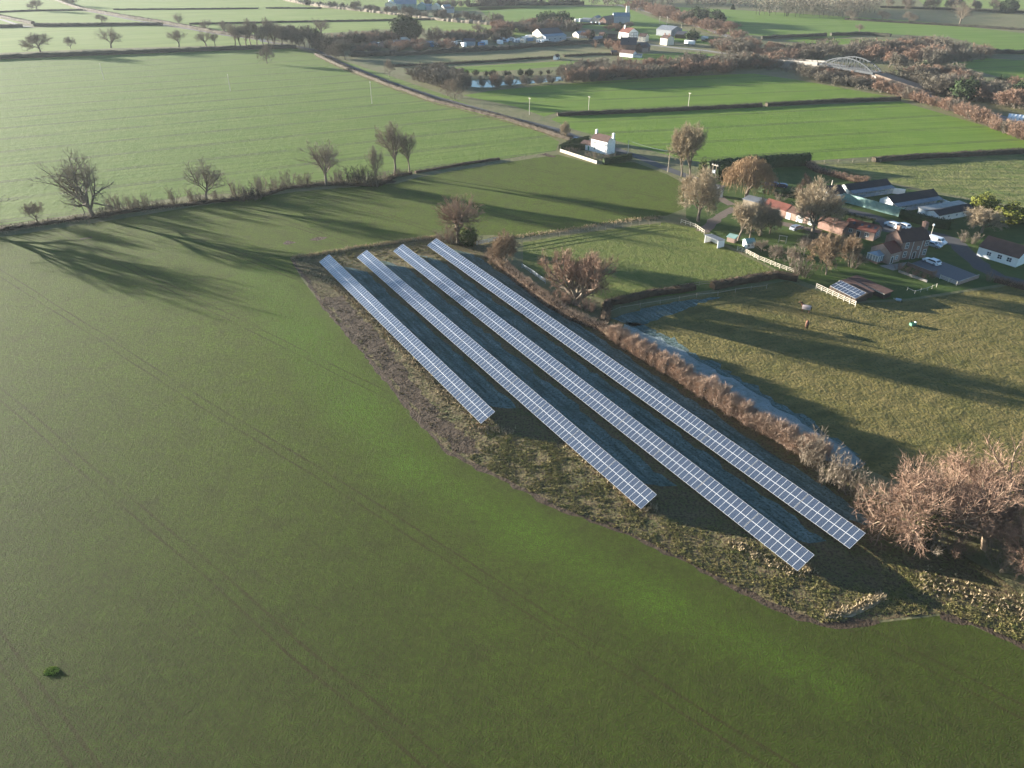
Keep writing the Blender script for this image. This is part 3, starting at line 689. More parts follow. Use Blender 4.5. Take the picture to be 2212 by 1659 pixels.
M['tussb']=grassy('brown_tussocks',(.16,.12,.06),(.12,.105,.05),(.20,.15,.08),(.07,.05,.03),big=.4,patch=1.2,fine=4,bump=.6,bdist=.1)
tussocks(D((1040,925),(1200,955),(1380,1105),(1420,1115),(1600,1150),(1720,1240),(1780,1250),(1900,1270),(1960,1320),(1780,1345),(1600,1272),(1400,1170),(1200,1092),(1010,990),(1060,960)),15000,1,mat='tuss')
tussocks(D((640,565),(690,570),(860,740),(1030,915),(1060,960),(1010,990),(960,962),(850,835),(700,665)),4500,2,mat='tussb',s=(.08,.18))
tussocks(D((700,548),(940,520),(985,560),(900,570),(820,560),(740,575)),1400,3,mat='tuss',s=(.15,.35))
tussocks(D((1900,1190),(2000,1230),(2212,1340),(2400,1430),(2400,1480),(2212,1390),(2050,1325),(1960,1330),(1910,1290)),6000,4,mat='tuss',s=(.10,.25))

# ------------------------------------------------------------------ trees round the solar plot
T('f',1800,1075,725,'pollard','pollarded willow with a broom of reddish twigs at the far right corner of the plot',w=350,name='pollard_willow')
for x,y,t_,pr in ((1700,1080,950,'shrub'),(1760,1090,960,'shrubpink'),(1880,1100,960,'ivyclump'),(1930,1090,970,'shrubdark'),(1650,1060,990,'shrub')):
    T('f',x,y,t_,pr,rk(x,(1700,1760,1880,1930,1650))+' tangled bush at the foot of the pollarded willow',w=150,name='shrub',cat='shrub',group='undergrowth at the foot of the pollarded willow')
T('k',120,392,118,'copper','round reddish-brown bare tree between the solar rows and the paddock fence',w=245)
T('k',650,640,285,'willowwide','broad sprawling willow with reddish twigs at the paddock corner beside the solar rows',w=500,name='willow')
for x,y,t_ in ((500,600,520),(560,640,540),(720,690,600),(780,700,620),(600,650,560)):
    T('k',x,y,t_,'shrubpink',rk(x,(500,560,720,780,600))+' reddish shrub at the foot of the sprawling willow',w=130,name='shrub',cat='shrub',group='scrub at the foot of the sprawling willow')
bh=D((1060,555),(1110,598),(1180,655),(1240,690),(1300,712))+PL('n',[(0,395),(120,470),(250,548),(520,725),(700,835),(850,920),(1000,1000),(1120,1060)])
hedge(bh[:6],2.4,1.5,M['bramble'],M['hedgetan'],90,'bramble and scrub bank between the solar rows and the paddock',tl=.8,tww=.06,name='scrub_hedge',seed=8,trim=False,jit=.25)
hedge(bh[5:],2.7,2.7,M['bramble'],M['hedgetan'],420,'tall reddish-brown hedge between the rightmost solar row and the frosty pasture edge',tl=1.25,tww=.045,seed=9,jit=.3,up=1.1,box=.5,trim=False)
for x,y,t_ in ((900,180,20),(960,300,140),(1060,330,200),(1140,390,260),(830,170,60)):
    T('m',x,y+40,t_+20,'shrub',rk(x,(900,960,1060,1140,830))+' bush along the thick lower end of the tall reddish-brown hedge',w=200,name='shrub',cat='shrub',group='bushes at the lower end of the tall hedge')
# the trees at the lower right
for x,y,h,w_,pr,lab in ((1545,640,10.5,.95,'bigred','spreading reddish bare tree nearest the lower ends of the solar rows'),
                     (1960,720,10.5,1.0,'bigred2','large reddish bare tree leaning over the brook, middle of the lower right thicket'),
                     (1780,520,9.5,.95,'bigred','middle reddish bare tree standing behind the other lower right trees'),
                     (2230,520,11,1.05,'bigred','tall reddish bare tree at the right edge behind the lower right thicket'),
                     (2230,1000,9.5,1.0,'bigred2','low reddish bare tree at the right edge in front of the lower right thicket'),
                     (2600,760,11,1.1,'bigred2','bare tree outside the right edge next to the thicket')):
    plant(pr,G('m',x,y+40),h,w_*.95,'bare_tree',lab,'tree')
for k,(x,y,h,pr,lab) in enumerate(((1380,600,3,'shrubpink','small russet scrub bush left of the ivy in the lower right thicket'),(1470,720,3.5,'shrubpink','russet scrub bush at the front of the ivy in the lower right thicket'),(1620,760,4,'shrub','tan scrub bush below the leaning tree over the brook'),
   (1780,800,3.5,'shrubpink','russet scrub bush by the fallen wood at the brook'),(2080,880,4,'shrub','tan scrub bush above the dead grass at the lower right'),(1330,470,3,'shrub','tan scrub bush at the foot of the nearest reddish tree'),(1650,560,4,'shrubpink','russet scrub bush behind the green ivy'),(1880,600,4.5,'shrub','tan scrub bush between the two large trees at the lower right'),(2120,700,4.5,'shrubpink','russet scrub bush near the right edge behind the brook'))):
    plant(pr,G('m',x,y),h,1.1,'shrub',lab,'shrub')
plant('ivyclump',G('m',1550,700),6.5,1.1,'ivy_stem','green ivy climbing a stem in the lower right thicket','ivy')
plant('ivyclump',G('m',1700,640),4.5,.9,'ivy_stem','smaller dark ivy clump right of the green ivy in the lower right thicket','ivy')
wr=random.Random(5); wm=MB()
for k in range(260):
    a=wr.uniform(0,6.28); q=math.sqrt(wr.random())*.9; twig(wm,Vector((math.cos(a)*q,math.sin(a)*q*.7,0)),(rdir(wr)*.8+Vector((0,0,.8))).normalized(),.3*wr.uniform(.5,1.2),.12,wr)
M['weed']=bark('fresh_weed_leaves',(.34,.42,.08),(.28,.36,.07))
tag(wm.build('weed_clump',M['weed'],loc=G('D',112,1450)),'small bright green weed clump alone in the lower left of the crop','weed')
# hedge between paddock and pasture
hedge(D((1305,700))+PL('k',[(900,640),(1050,615),(1250,565),(1440,545),(1560,520)]),2.2,1.5,M['bramble'],M['hedgebrown'],60,'clipped brown hedge between the paddock and the horse pasture, left part',tl=.5,seed=10)
hedge(PL('k',[(1700,520),(1900,480),(2060,455),(2200,430)])+D((1700,602),(1722,606)),2.4,1.9,M['bramble'],M['hedgebrown'],60,'clipped brown hedge between the paddock and the horse pasture, right part',tl=.5,seed=11)
T('h',1230,1530,1330,'shrub','pale rounded bush where the paddock hedge meets the garden fence',w=260,name='bush',cat='bush')
T('h',1310,1560,1400,'shrubdark','darker low bush right of the rounded bush at the hedge end',w=160,name='bush',cat='bush')

# ------------------------------------------------------------------ farm trees
T('h',600,610,150,'weeping','golden weeping willow behind the farm sheds',w=500,name='weeping_willow')
T('g',1790,1150,640,'farmA','big pale bare tree at the paddock corner by the farm gate',w=430)
T('h',500,1120,690,'farmB','pale bare tree behind the small blue and white shed',w=300)
T('h',760,1060,690,'farmA','bare tree between the pond and the long brick barn',w=330)
T('h',1385,1035,505,'farmA','large bare tree standing in front of the red-roofed barns',w=540)
T('h',880,1040,760,'farmA','low-branched bare tree left of the silver-blue car on the drive',w=200)
T('h',1000,640,560,'shrub','loose shrub behind the long brick barn',w=200,name='shrub',cat='shrub')
T('h',640,1090,770,'farmA','bare tree between the hen house and the pond bushes',w=240)
T('h',1480,1210,1070,'farmA','bare tree in the shadow behind the copper tree',w=260)
T('h',1325,575,315,'birch','slender reddish birch left of the stable block',w=200,name='birch')
T('h',1215,600,440,'shrubpink','small reddish tree beside the slender birch',w=150,name='bush',cat='bush')
T('h',1555,1525,1075,'copper','copper-coloured bare tree on the garden lawn',w=400)
T('h',1830,1420,1100,'copper','second copper tree, behind and right of the first on the lawn',w=260)
for x,y,t_,lab in ((1110,1448,1215,'crooked little fruit tree on the lawn nearest the garden fence'),(930,1352,1180,'forked little fruit tree on the lawn left of the crooked one'),(785,1250,1130,'dark little fruit tree right of the blue and white shed'),
                 (1295,1292,1100,'white-stemmed fruit tree on the shaded lawn'),(1355,1225,1030,'fruit tree behind the white-stemmed one'),(1920,1400,1290,'low shrub in front of the conservatory')):
    T('h',x,y,t_,'small',lab,w=190,name='fruit_tree')
T('g',1610,668,185,'farmB','left of the two tall ivy-footed trees beside the lane',w=190)
T('g',1705,695,150,'farmB','right of the two tall ivy-footed trees beside the lane',w=300)
T('g',355,262,95,'farmA','small pale bare tree at the end of the lane hedge',w=110)
T('g',1835,660,500,'ivyclump','ivy bush at the left end of the tall dark hedge',w=90,name='bush',cat='bush')
T('h',290,400,250,'domedark','round dark shrub behind the transformer pole',w=120,name='bush',cat='bush')
T('i',1700,560,395,'dome','left golden-green conifer beside the ridged field',w=230,name='conifer')
T('i',1990,710,515,'dome','right golden-green conifer beside the ridged field',w=300,name='conifer')
T('i',2200,700,560,'dome','golden-green conifer cut by the right edge',w=160,name='conifer')
T('i',1690,820,560,'farmA','rounded bare tree between the stables and the white bungalow',w=330)
T('i',1480,930,820,'shrub','left pale shrub beside the white bungalow',w=150,name='bush',cat='bush')
T('i',1580,950,830,'shrub','right pale shrub beside the white bungalow',w=130,name='bush',cat='bush')
T('i',90,1000,870,'farmA','dim bare tree left of the brick farmhouse',w=160)
T('i',150,1230,1000,'shrubdark','dark shrub in front of the conservatory corner',w=200,name='bush',cat='bush')
T('i',1770,1400,1290,'shrub','yellowish little shrub by the gravel yard fence corner',w=70,name='bush',cat='bush')
for x,y in ((700,1270),(800,1310),(900,1340),(990,1370),(1100,1360)):
    T('i',x,y,y-90,'shrubpink',rk(x,(700,800,900,990,1100))+' low reddish shrub in the flower bed below the gravel yard',w=110,name='shrub',cat='shrub',group='shrubs in the flower bed')
hedge(PL('i',[(1840,1400),(2000,1440),(2212,1500),(2400,1560)]),1.6,1.3,M['bramble'],M['twigpink'],90,'russet hedge below the white bungalow drive',seed=13,tl=.6)
# clipped evergreen hedges
def ehedge(path,wid,h,label,seed,dens=90,tl=.28): hedge(path,wid,h,M['ever'],M['ever'],dens,label,tl=tl,tww=.16,name='evergreen_hedge',seed=seed,jit=.06,box=.9)
ehedge(PL('h',[(120,300),(500,262),(900,232),(1340,205)]),3.2,HT('h',700,250,130)*1.3,'long tall dark evergreen hedge behind the golden weeping willow',21)
ehedge(PL('g',[(300,392),(480,382),(640,372)]),1.6,2.6,'dark evergreen hedge on the far side of the white cottage garden',22)
ehedge(PL('g',[(300,392),(350,362),(450,318),(600,290)]),1.4,2.4,'evergreen hedge along the left end of the white cottage garden',28)
ehedge(PL('g',[(765,535),(900,520),(1060,480)]),1.5,2.4,'dark evergreen hedge at the near right corner of the white cottage garden',23)
ehedge(PL('i',[(720,640),(900,690),(1100,745),(1300,770)]),3.0,2.8,'bright green conifer hedge between the stables and the yard',24)
ehedge(PL('h',[(1700,820),(1900,880),(2110,930)]),2.0,2.0,'dark hedge behind the red-roofed cottages',25)
ehedge(PL('h',[(760,520),(900,560),(1100,590),(1180,600)]),3.0,2.0,'dark shrubbery behind the long barn',26,70)
for x,y,t_ in ((400,410,350),(610,450,400),(680,470,400),(760,480,425),(820,470,430),(900,440,400),(950,440,405),(470,415,360)):
    T('g',x,y,t_,'shrub',rk(x,(400,610,680,760,820,900,950,470))+' garden shrub from the left beside the white cottage',w=100,name='shrub',cat='shrub',group='shrubs in the white cottage garden')
hedge(PL('h',[(1350,225),(1450,290),(1600,330),(1750,370),(1900,405),(2050,430)]),2.6,1.6,M['bramble'],M['twigpink'],45,'unclipped reddish hedge between the farm lawn and the ridged field',seed=27,trim=False,tl=.8,tww=.08)

# ------------------------------------------------------------------ hedges of the middle and far fields
def fh(path,wid,h,label,seed,core='hedgebrown',tw='hedgebrown',dens=9,tl=.7,tww=.16,name='hedge',trim=True,jit=.12,step=3.0):
    return hedge(path,wid,h,M[core],M[tw],dens,label,tl=tl,tww=tww,name=name,seed=seed,trim=trim,jit=jit,box=.9,step=step)
fh(PL('b',[(590,462),(800,560),(1000,640),(1200,720),(1400,790),(1600,860),(1800,910),(2000,960),(2212,1015)])+PL('g',[(120,180),(260,230),(420,275)]),2.2,1.7,'brown clipped hedge along the left side of the lane',31,dens=22,tl=.5,tww=.1,step=2)
fh(D((1204,250),(1400,242),(1628,231),(1644,230)),2.6,1.8,'trimmed hedge between the two bright fields, left length',32,dens=30,tl=.4,tww=.1,step=2)
fh(D((1655,229),(1800,221),(1943,216)),2.6,1.8,'trimmed hedge between the two bright fields, right length',33,dens=30,tl=.4,tww=.1,step=2)
fh(D((1886,349),(2000,341),(2212,330),(2500,315)),2.6,1.9,'trimmed hedge above the ridged field at the right',34,dens=30,tl=.4,tww=.1,step=2)
fh(D((-500,150),(-200,136),(0,127),(256,117.5),(558,106),(640,104)),3.6,3.0,'thick dark hedge along the top of the big field',35,'twigdark','twigdark')
fh(PL('a',[(380,-45),(470,0),(620,58),(700,82),(1100,155),(1370,195),(1560,230),(1870,287),(2180,330)]),3.2,2.8,'hedge of the road slanting down from the top left',36,'hedgebrown','twigwood')
fh(PL('a',[(-600,40),(0,145),(280,203)]),3.2,2.6,'short hedge slanting in from the left edge near the top',37,'hedgebrown','twigwood')
fh(PL('a',[(-300,236),(0,231),(190,226)]),3,2.4,'left length of the dark cross hedge near the top left',38,'twigdark','twigdark')
fh(PL('a',[(290,222),(700,219),(1120,213),(1370,214)]),3,2.6,'right length of the dark cross hedge near the top left',39,'twigdark','twigdark')
fh(PL('a',[(-100,108),(0,104),(300,92),(700,87)]),2,1.6,'thin hedge crossing under the topmost left tree',40,'twigdark','twigdark',dens=6)
fh(PL('a',[(960,84),(1600,80),(2180,74)]),2,1.5,'thin broken hedge in the topmost left field',41,'twigdark','twigdark',dens=6)
fh(PL('b',[(170,72),(640,72)]),2,1.5,'short thin hedge in the topmost field near the centre',42,'twigdark','twigdark',dens=6)
fh(PL('a',[(1600,206),(2150,196)])+PL('b',[(300,190),(1000,178),(1560,166)]),2,1.6,'long thin hedge between the two pale top fields',43,'twigdark','twigdark',dens=6)
fh(PL('b',[(330,5),(520,42),(700,68),(850,82),(1020,100),(1300,130),(1700,180),(2212,225)])+PL('c',[(200,215),(400,240)]),4,3,'ragged hedge in front of the distant grain store',44,'twigwood','twigwood',trim=False,jit=.3)
fh(PL('b',[(890,478),(1400,462),(1900,435),(2212,418)])+PL('c',[(300,400),(700,375),(1080,352)]),4.0,3.2,'long dark hedge screening the industrial yard',45,'twigdark','twigdark',trim=False,jit=.25)
fh(PL('b',[(1240,562),(1600,548),(2212,515)])+PL('c',[(300,500),(520,490)]),1.6,1.3,'low hedge between the rough meadows left of the hut',46,dens=12)
fh(PL('c',[(610,478),(880,462),(1010,465)]),1.6,1.3,'low hedge between the hut and the red-roofed barns',47,dens=12)
fh(PL('d',[(190,300),(400,290),(680,278)]),3.6,2.6,'dark hedge along the upper right field, left length',48,'twigdark','hedgebrown')
fh(PL('d',[(720,275),(1010,270),(1180,285)]),3.6,2.8,'dark hedge along the upper right field, right length',49,'twigdark','hedgebrown')
fh(PL('d',[(500,370),(640,365)]),4,3.2,'short dark hedge in the wood edge left of the bridge',50,'ever','ever')
fh(PL('d',[(1960,412),(2212,415),(2500,430)]),3.5,3,'dark hedge above the dark green field at the right edge',51,'twigdark','twigdark')
fh(PL('d',[(830,152),(1300,180),(1700,203),(2212,235),(2500,250)]),2.6,2.0,'hedge under the distant trees at the top right',52,'twigdark','twigdark')
fh(PL('d',[(1100,60),(1500,72),(2212,100)]),3,2.4,'distant hedge at the top right edge',53,'twigdark','twigdark')
fh(PL('c',[(-200,55),(0,48),(780,42)]),5,4,'wooded hedge at the top centre',54,'twigdark','twigwood',trim=False)
fh(PL('c',[(600,215),(860,205),(1180,212)]),2.2,1.4,'low hedge in front of the distant brick barns',55,dens=8)
fh(PL('c',[(1800,350),(2000,345)]),2.4,2.2,'dark hedge beside the white lorry in the hamlet',56,'ever','ever')

# ------------------------------------------------------------------ distant single trees
GT='bare trees along the top hedge of the big field'
for v,x,y,t_,pr,w_,lab in (('a',340,440,290,'round',190,'round-crowned bare tree, leftmost on the thick hedge above the big field'),('a',600,410,318,'small',80,'faint small tree second from the left on the thick top hedge'),
    ('a',940,405,248,'oak2',150,'one-sided bare tree third from the left on the thick top hedge'),('a',1510,395,262,'tall2',120,'thin bare tree with a burr, fourth from the left on the thick top hedge'),
    ('a',1740,388,268,'oak2',130,'bare tree fifth from the left on the thick top hedge'),('a',1815,392,285,'tall',60,'narrow bare tree beside the fifth on the thick top hedge'),
    ('a',315,88,4,'round',100,'round bare tree near the very top left'),('a',625,56,-10,'tall2',70,'right tree of the two on the slanting road hedge at the top left'),('a',565,45,-20,'tall2',70,'left tree of the two on the slanting road hedge at the top left'),
    ('a',860,190,128,'round',80,'small round bare tree on the cross hedge near the top left'),('a',1515,220,118,'oak2',80,'bare tree on the slanting road hedge above the field corner'),
    ('a',1750,265,170,'oak2',90,'bare tree above the slanting road hedge, left of the roadside clump'),('a',1900,292,182,'tall2',90,'bare tree at the left edge of the roadside clump'),
    ('b',180,536,385,'round',115,'lone round bare tree standing in the big field'),('b',635,300,168,'oak2',190,'tall open bare tree behind the lane corner thicket'),
    ('b',1210,645,510,'small',80,'small bare tree beside the lane hedge'),('b',1765,845,675,'round',130,'rounded bare tree leaning over the lane by the canal end'),('b',1700,810,680,'round',100,'bare tree just left of the rounded one by the canal end'),
    ('b',840,505,355,'treebushA',170,'bushy bare tree at the lane corner below the dark thicket'),('b',760,485,390,'treebushA',120,'lower bushy tree at the lane corner'),
    ('d',1710,200,30,'oak2',130,'large bare tree at the top right beside the pale road'),('d',1325,175,100,'round',100,'round bare tree on the hedge at the top right'),('d',870,155,85,'round',90,'round bare tree at the right foot of the far wood'),('d',1120,150,85,'round',90,'round bare tree between the far wood and the pale road'),
    ('d',935,255,190,'tall2',70,'bare tree on the dark hedge of the upper right field'),('c',850,345,262,'conifer',50,'dark pointed conifer right of the industrial shed'),('c',955,345,290,'domedark',30,'small dark conifer beside the brick barns in the hamlet'),
    ('c',1690,345,265,'domedark',100,'dark rounded conifer right of the grey barn'),('c',2035,80,40,'conifer',40,'small dark tree at the top of the upper right fields'),
    ('c',1080,260,190,'conifer',50,'dark conifer above the timbered house'),('c',1040,265,205,'treebushB',110,'pinkish bare tree left of the timbered house'),('c',985,260,215,'treebushB',80,'smaller pinkish bare tree left of the timbered house'),
    ('c',1160,235,190,'treebushA',80,'bare tree behind the timbered house'),('c',800,340,265,'treebushB',110,'pinkish tree left of the pointed conifer'),('c',290,240,155,'oak2',110,'tall bare tree left of the distant white house'),
    ('b',2140,190,120,'tall2',100,'bare tree on the far ragged hedge'),('b',1490,300,235,'small',50,'small round tree right of the big dark conifer block'),('b',1600,300,225,'oak2',100,'ivy-clad tree right of the big dark conifer block'),('b',1960,310,205,'tall2',110,'bare tree behind the yard, furthest right'),
    ('b',1370,280,190,'tall2',90,'bare tree showing above the big dark conifer block')):
    T(v,x,y,t_,pr,lab,w=w_,name='conifer' if pr in('conifer','domedark') else 'bare_tree')
for x,y,t_ in ((1985,388,210),(2030,388,222),(2080,386,220),(2120,384,170),(2170,386,195),(2212+15,388,230),(2212+60,384,165),(2212+110,384,190),(2212+160,330,210)):
    T('a',x,y,t_,'tall2','bare tree of the roadside clump above the top right corner of the big field',w=110,group='roadside clump of bare trees')
for x,y,t_,pr in ((235,382,230,'round'),(305,378,265,'tall2'),(350,360,230,'treebushA'),(395,390,235,'treebushA'),(450,395,245,'round'),(500,405,240,'treebushA'),(540,415,245,'treebushA'),(590,420,260,'bushD'),(640,430,300,'bushD'),(690,455,310,'bushD'),(730,440,330,'treebushA')):
    T('b',x,y,t_,pr,'dark crowded bare tree in the thicket at the top corner of the big field',w=130,group='thicket at the top corner of the big field')
WT=['bushA','bushB','treebushA','bushC','treebushB','bushA','treebushA']
copse(PL('b',[(1380,680),(1500,650),(1650,620),(1800,640),(1840,740),(1700,760),(1540,710)]),16,['bushA','treebushA','bushB'],(5,7.5),'bush|the thicket at the canal end','thicket at the left end of the canal',seed=61,mind=3)
for x,y,t_ in ((40,738,632),(155,728,636),(285,718,640),(395,708,640),(490,700,636)):
    T('c',x,y,t_,'bushB',rk(x,(40,155,285,395,490))+' rounded willow of five between the canal and the bright field',w=105,name='willow',group='willows on the near bank of the canal')
T('b',1990,735,650,'bushB','leftmost small rounded willow on the canal bank',w=60,name='willow'); T('b',2110,735,632,'bushC','pinkish rounded willow on the canal bank, third from the left',w=90,name='willow')
T('b',1880,745,640,'bushA','bushy willow at the open left end of the canal',w=80,name='willow')
treerow(PL('c',[(590,698),(800,690),(1000,672),(1300,655),(1600,635),(1800,622),(2020,612)]),21,['bushB','bushA','bushC','treebushB','bushC'],(5,7),'tree|the belt along the canal','tree belt on the near side of the canal',seed=62)
treerow(PL('b',[(1840,640),(2212,640)])+PL('c',[(150,640),(500,625)]),12,['domedark','bushD'],(2.2,3.2),'bush|the row on the far canal bank','dark bushes on the far bank of the canal',name='bush',cat='bush',seed=63)
copse(PL('c',[(520,650),(800,600),(900,585),(1400,590),(1480,560),(2212,530),(2212,590),(1700,600),(1500,622),(1000,652),(700,670)]),34,WT,(5,7.5),'tree|the wood behind the canal','wood behind the canal',seed=64,mind=5)
copse(PL('d',[(430,570),(500,612),(700,652),(1000,702),(1180,738),(1230,700),(1130,640),(900,590),(700,545),(450,520)]),34,WT,(4,6.2),'tree|the wood in front of the arched bridge','wood in front of the arched bridge',seed=65,mind=4.5)
copse(PL('d',[(-20,520),(400,560),(430,500),(380,470),(0,470)]),14,WT,(4.5,7),'tree|the small wood below the bridge road','wood between the canal and the bridge road',seed=66,mind=4)
copse(PL('d',[(650,400),(1200,370),(1450,330),(1700,400),(1930,430),(1900,470),(1600,500),(1350,540),(1220,545),(1130,505),(900,450),(740,455)]),46,WT,(6,8.5),'tree|the wood behind the arched bridge','wood behind the arched bridge',seed=67,mind=6)
copse(PL('d',[(0,380),(300,400),(640,430),(640,460),(300,440),(0,415)]),20,WT,(5,8),'bush|the far side of the bridge road','bushes along the far side of the bridge road',seed=68,mind=4)
copse(PL('d',[(1300,640),(1450,590),(1700,640),(2212,740),(2500,810),(2500,900),(2212,850),(2000,820),(1800,780),(1600,750),(1400,690)]),40,['bushA','treebushA','bushB','treebushB','domedark'] ,(6,9),'tree|the belt beyond the railway','wood beyond the railway',seed=69,mind=4.5)
treerow(PL('d',[(1130,700),(1250,745),(1400,785),(1560,828),(1750,893),(2000,1000),(2212,1080),(2500,1180)]),44,['bushC','bushA','shrubpink','bushC'],(3.6,5.6),'bush|the near bank of the railway','bushes on the near bank of the railway',name='bush',cat='bush',seed=70,jit=1.0)
copse(PL('c',[(1110,60),(1290,62),(1900,215),(2180,320),(2050,350),(1900,310),(1650,215)]),34,['bushC','treebushB','bushC'],(5,8),'tree|the thicket behind the hamlet','railway bank thicket behind the hamlet',seed=71,mind=6)
copse(PL('c',[(1640,175),(1720,165),(1900,185),(1920,215),(1800,220),(1650,205)]),13,['bushD','treebushA','domedark'],(8,11),'tree|the dark round copse','dark round copse beyond the railway',seed=72,mind=6)
copse(PL('c',[(1860,400),(2000,390),(2212,380),(2212,440),(2050,450),(1900,430)]),14,['bushA','bushC'],(5,7),'bush|the scrub by the hamlet road','bushes between hamlet and railway',name='bush',cat='bush',seed=73,mind=5)
copse(PL('b',[(740,400),(900,380),(1250,350),(1250,330),(800,350)]),18,['bushC','bushA','bushD'],(5,7),'tree|the trees behind the yard, left part','trees behind the industrial yard',seed=74,mind=6)
copse(PL('b',[(1560,340),(1900,330),(2212,320),(2212,345),(1900,360),(1560,365)]),14,['bushC','bushA','bushD'],(5,8),'tree|the trees behind the yard, right part','trees behind the industrial yard, right part',seed=75,mind=6)
copse(PL('b',[(930,400),(1400,400),(1800,395),(1800,425),(930,455)]),16,['bushC','bushA'],(4,6),'bush|the industrial yard','bushes among the yard sheds',name='bush',cat='bush',seed=76,mind=7)
copse(PL('c',[(-20,250),(250,235),(700,235),(740,260),(300,290),(0,300)]),22,['bushC','treebushB','bushA'],(5,8),'tree|the strip by the distant white house','tree strip left of the distant white house',seed=77,mind=6)
treerow(PL('b',[(930,90),(1200,115),(1600,155),(2000,195),(2212,215)]),26,['bushD','bushA','treebushA'],(5,9),'bush|the far ragged hedge','bushes on the far ragged hedge',name='bush',cat='bush',seed=78,jit=5)
treerow(PL('b',[(500,40),(850,78)]),6,['bushD'],(5,7),'bush|the far road hedge at the top','dark bushes on the far road hedge',name='bush',cat='bush',seed=79,jit=3)
treerow(PL('c',[(850,405),(1050,420),(1100,470)]),7,['bushC','shrubpink'],(4,6),'bush|the row beside the pinkish-roofed barn','bushes beside the red-roofed barn',name='bush',cat='bush',seed=80,jit=3)
treerow(PL('d',[(1120,60),(1400,75),(1700,85),(2100,100),(2400,110)]),13,['treebushA','round','domedark'],(8,13),'tree|the distant top right hedge','trees along the distant top right hedge',seed=81,jit=4)
treerow(PL('b',[(1500,65),(2212,50)])+PL('c',[(0,48),(780,40)]),24,['bushD','bushA'],(6,10),'tree|the wooded top hedge','trees on the wooded top hedge',seed=82,jit=5)
copse(PL('c',[(380,240),(420,205),(600,200),(610,240)]),9,['domedark'],(8,10),'tree|the group behind the distant white house','evergreens behind the distant white house',name='conifer',seed=83,mind=5)
treerow(PL('r',[(600,760),(860,760)]),6,['domedark'],(13,15),'tree|the tall evergreen block in the yard','tall block of dark evergreens',name='conifer',seed=84,jit=1,wf=(1.0,1.1))
# the far wood at the top right reads as one mass
def farwood(poly, n, hr, seed):
    r=random.Random(seed); xs=[p.x for p in poly]; ys=[p.y for p in poly]; mb=MB(); k=0
    while k<n:
        x=r.uniform(min(xs),max(xs)); y=r.uniform(min(ys),max(ys)); c=False
        for i in range(len(poly)):
            a,b=poly[i],poly[i-1]
            if (a.y>y)!=(b.y>y) and x<(b.x-a.x)*(y-a.y)/(b.y-a.y)+a.x: c=not c
        if not c: continue
        k+=1; h=r.uniform(*hr); mb.tube([(x,y,0),(x,y,h*.6)],[.25,.1],3); w_=h*.33
        for q in range(90):
            d=rdir(r,.2); p=Vector((x+d.x*w_*.8,y+d.y*w_*.8,h*.6+d.z*h*.36)); twig(mb,p,(d+rdir(r)*.5+Vector((0,0,.5))).normalized(),r.uniform(1.2,2.6),.5,r)
    return mb
tag(farwood(PL('d',[(120,118),(500,135),(850,152),(900,130),(1080,100),(1090,60),(500,62),(250,70)]),150,(11,16),91).build('woodland',M['twigwood']),kind='stuff')
tag(farwood(PL('c',[(800,58),(1080,62),(1250,50),(1600,40),(2212,80),(2212,60),(1800,10),(1000,20)]),120,(6,10),92).build('woodland',M['twigwood']),kind='stuff')

def understorey(poly,dens,hr,seed,mat='twigwood',mat2=None):
    r=random.Random(seed); xs=[p.x for p in poly]; ys=[p.y for p in poly]; mb=MB(); A=(max(xs)-min(xs))*(max(ys)-min(ys))
    for q in range(int(A*dens)):
        x=r.uniform(min(xs),max(xs)); y=r.uniform(min(ys),max(ys)); c=False
        for i in range(len(poly)):
            a,b=poly[i],poly[i-1]
            if (a.y>y)!=(b.y>y) and x<(b.x-a.x)*(y-a.y)/(b.y-a.y)+a.x: c=not c
        if not c: continue
        h=r.uniform(*hr)
        for k in range(30):
            d=rdir(r,.3); twig(mb,Vector((x+d.x*h*.35,y+d.y*h*.35,h*.1+max(0,d.z)*h*.5)),(d+Vector((0,0,.6))).normalized(),h*.45,.22,r)
    return tag(mb.build('undergrowth',M[mat]),kind='stuff')
understorey(PL('c',[(520,650),(800,600),(900,585),(1400,590),(1480,560),(2212,530),(2212,590),(1700,600),(1500,622),(1000,652),(700,670)]),.05,(3,5.5),201)
understorey(PL('d',[(430,570),(500,612),(700,652),(1000,702),(1180,738),(1230,700),(1130,640),(900,590),(700,545),(450,520)]),.06,(2,3.5),202)
understorey(PL('d',[(-20,520),(400,560),(430,500),(380,470),(0,470)]),.06,(2.5,5),203)
understorey(PL('d',[(650,400),(1200,370),(1450,330),(1700,400),(1930,430),(1900,470),(1600,500),(1350,540),(1220,545),(1130,505),(900,450),(740,455)]),.045,(2.5,4.5),204)
understorey(PL('d',[(1300,640),(1450,590),(1700,640),(2212,740),(2500,810),(2500,900),(2212,850),(2000,820),(1800,780),(1600,750),(1400,690)]),.06,(2.5,5),205)
understorey(PL('c',[(1110,60),(1290,62),(1900,215),(2180,320),(2050,350),(1900,310),(1650,215)]),.02,(3,6),206,'twigpink')
understorey(PL('b',[(1380,680),(1500,650),(1650,620),(1800,640),(1840,740),(1700,760),(1540,710)]),.08,(2,4),207)
understorey(PL('d',[(1130,690),(1250,735),(1400,775),(1560,818),(1750,880),(2000,985),(2212,1065),(2500,1170),(2500,1195),(2212,1090),(2000,1010),(1750,903),(1560,835),(1400,792),(1250,752),(1130,708)]),.12,(1.8,3.6),208,'twigpink')
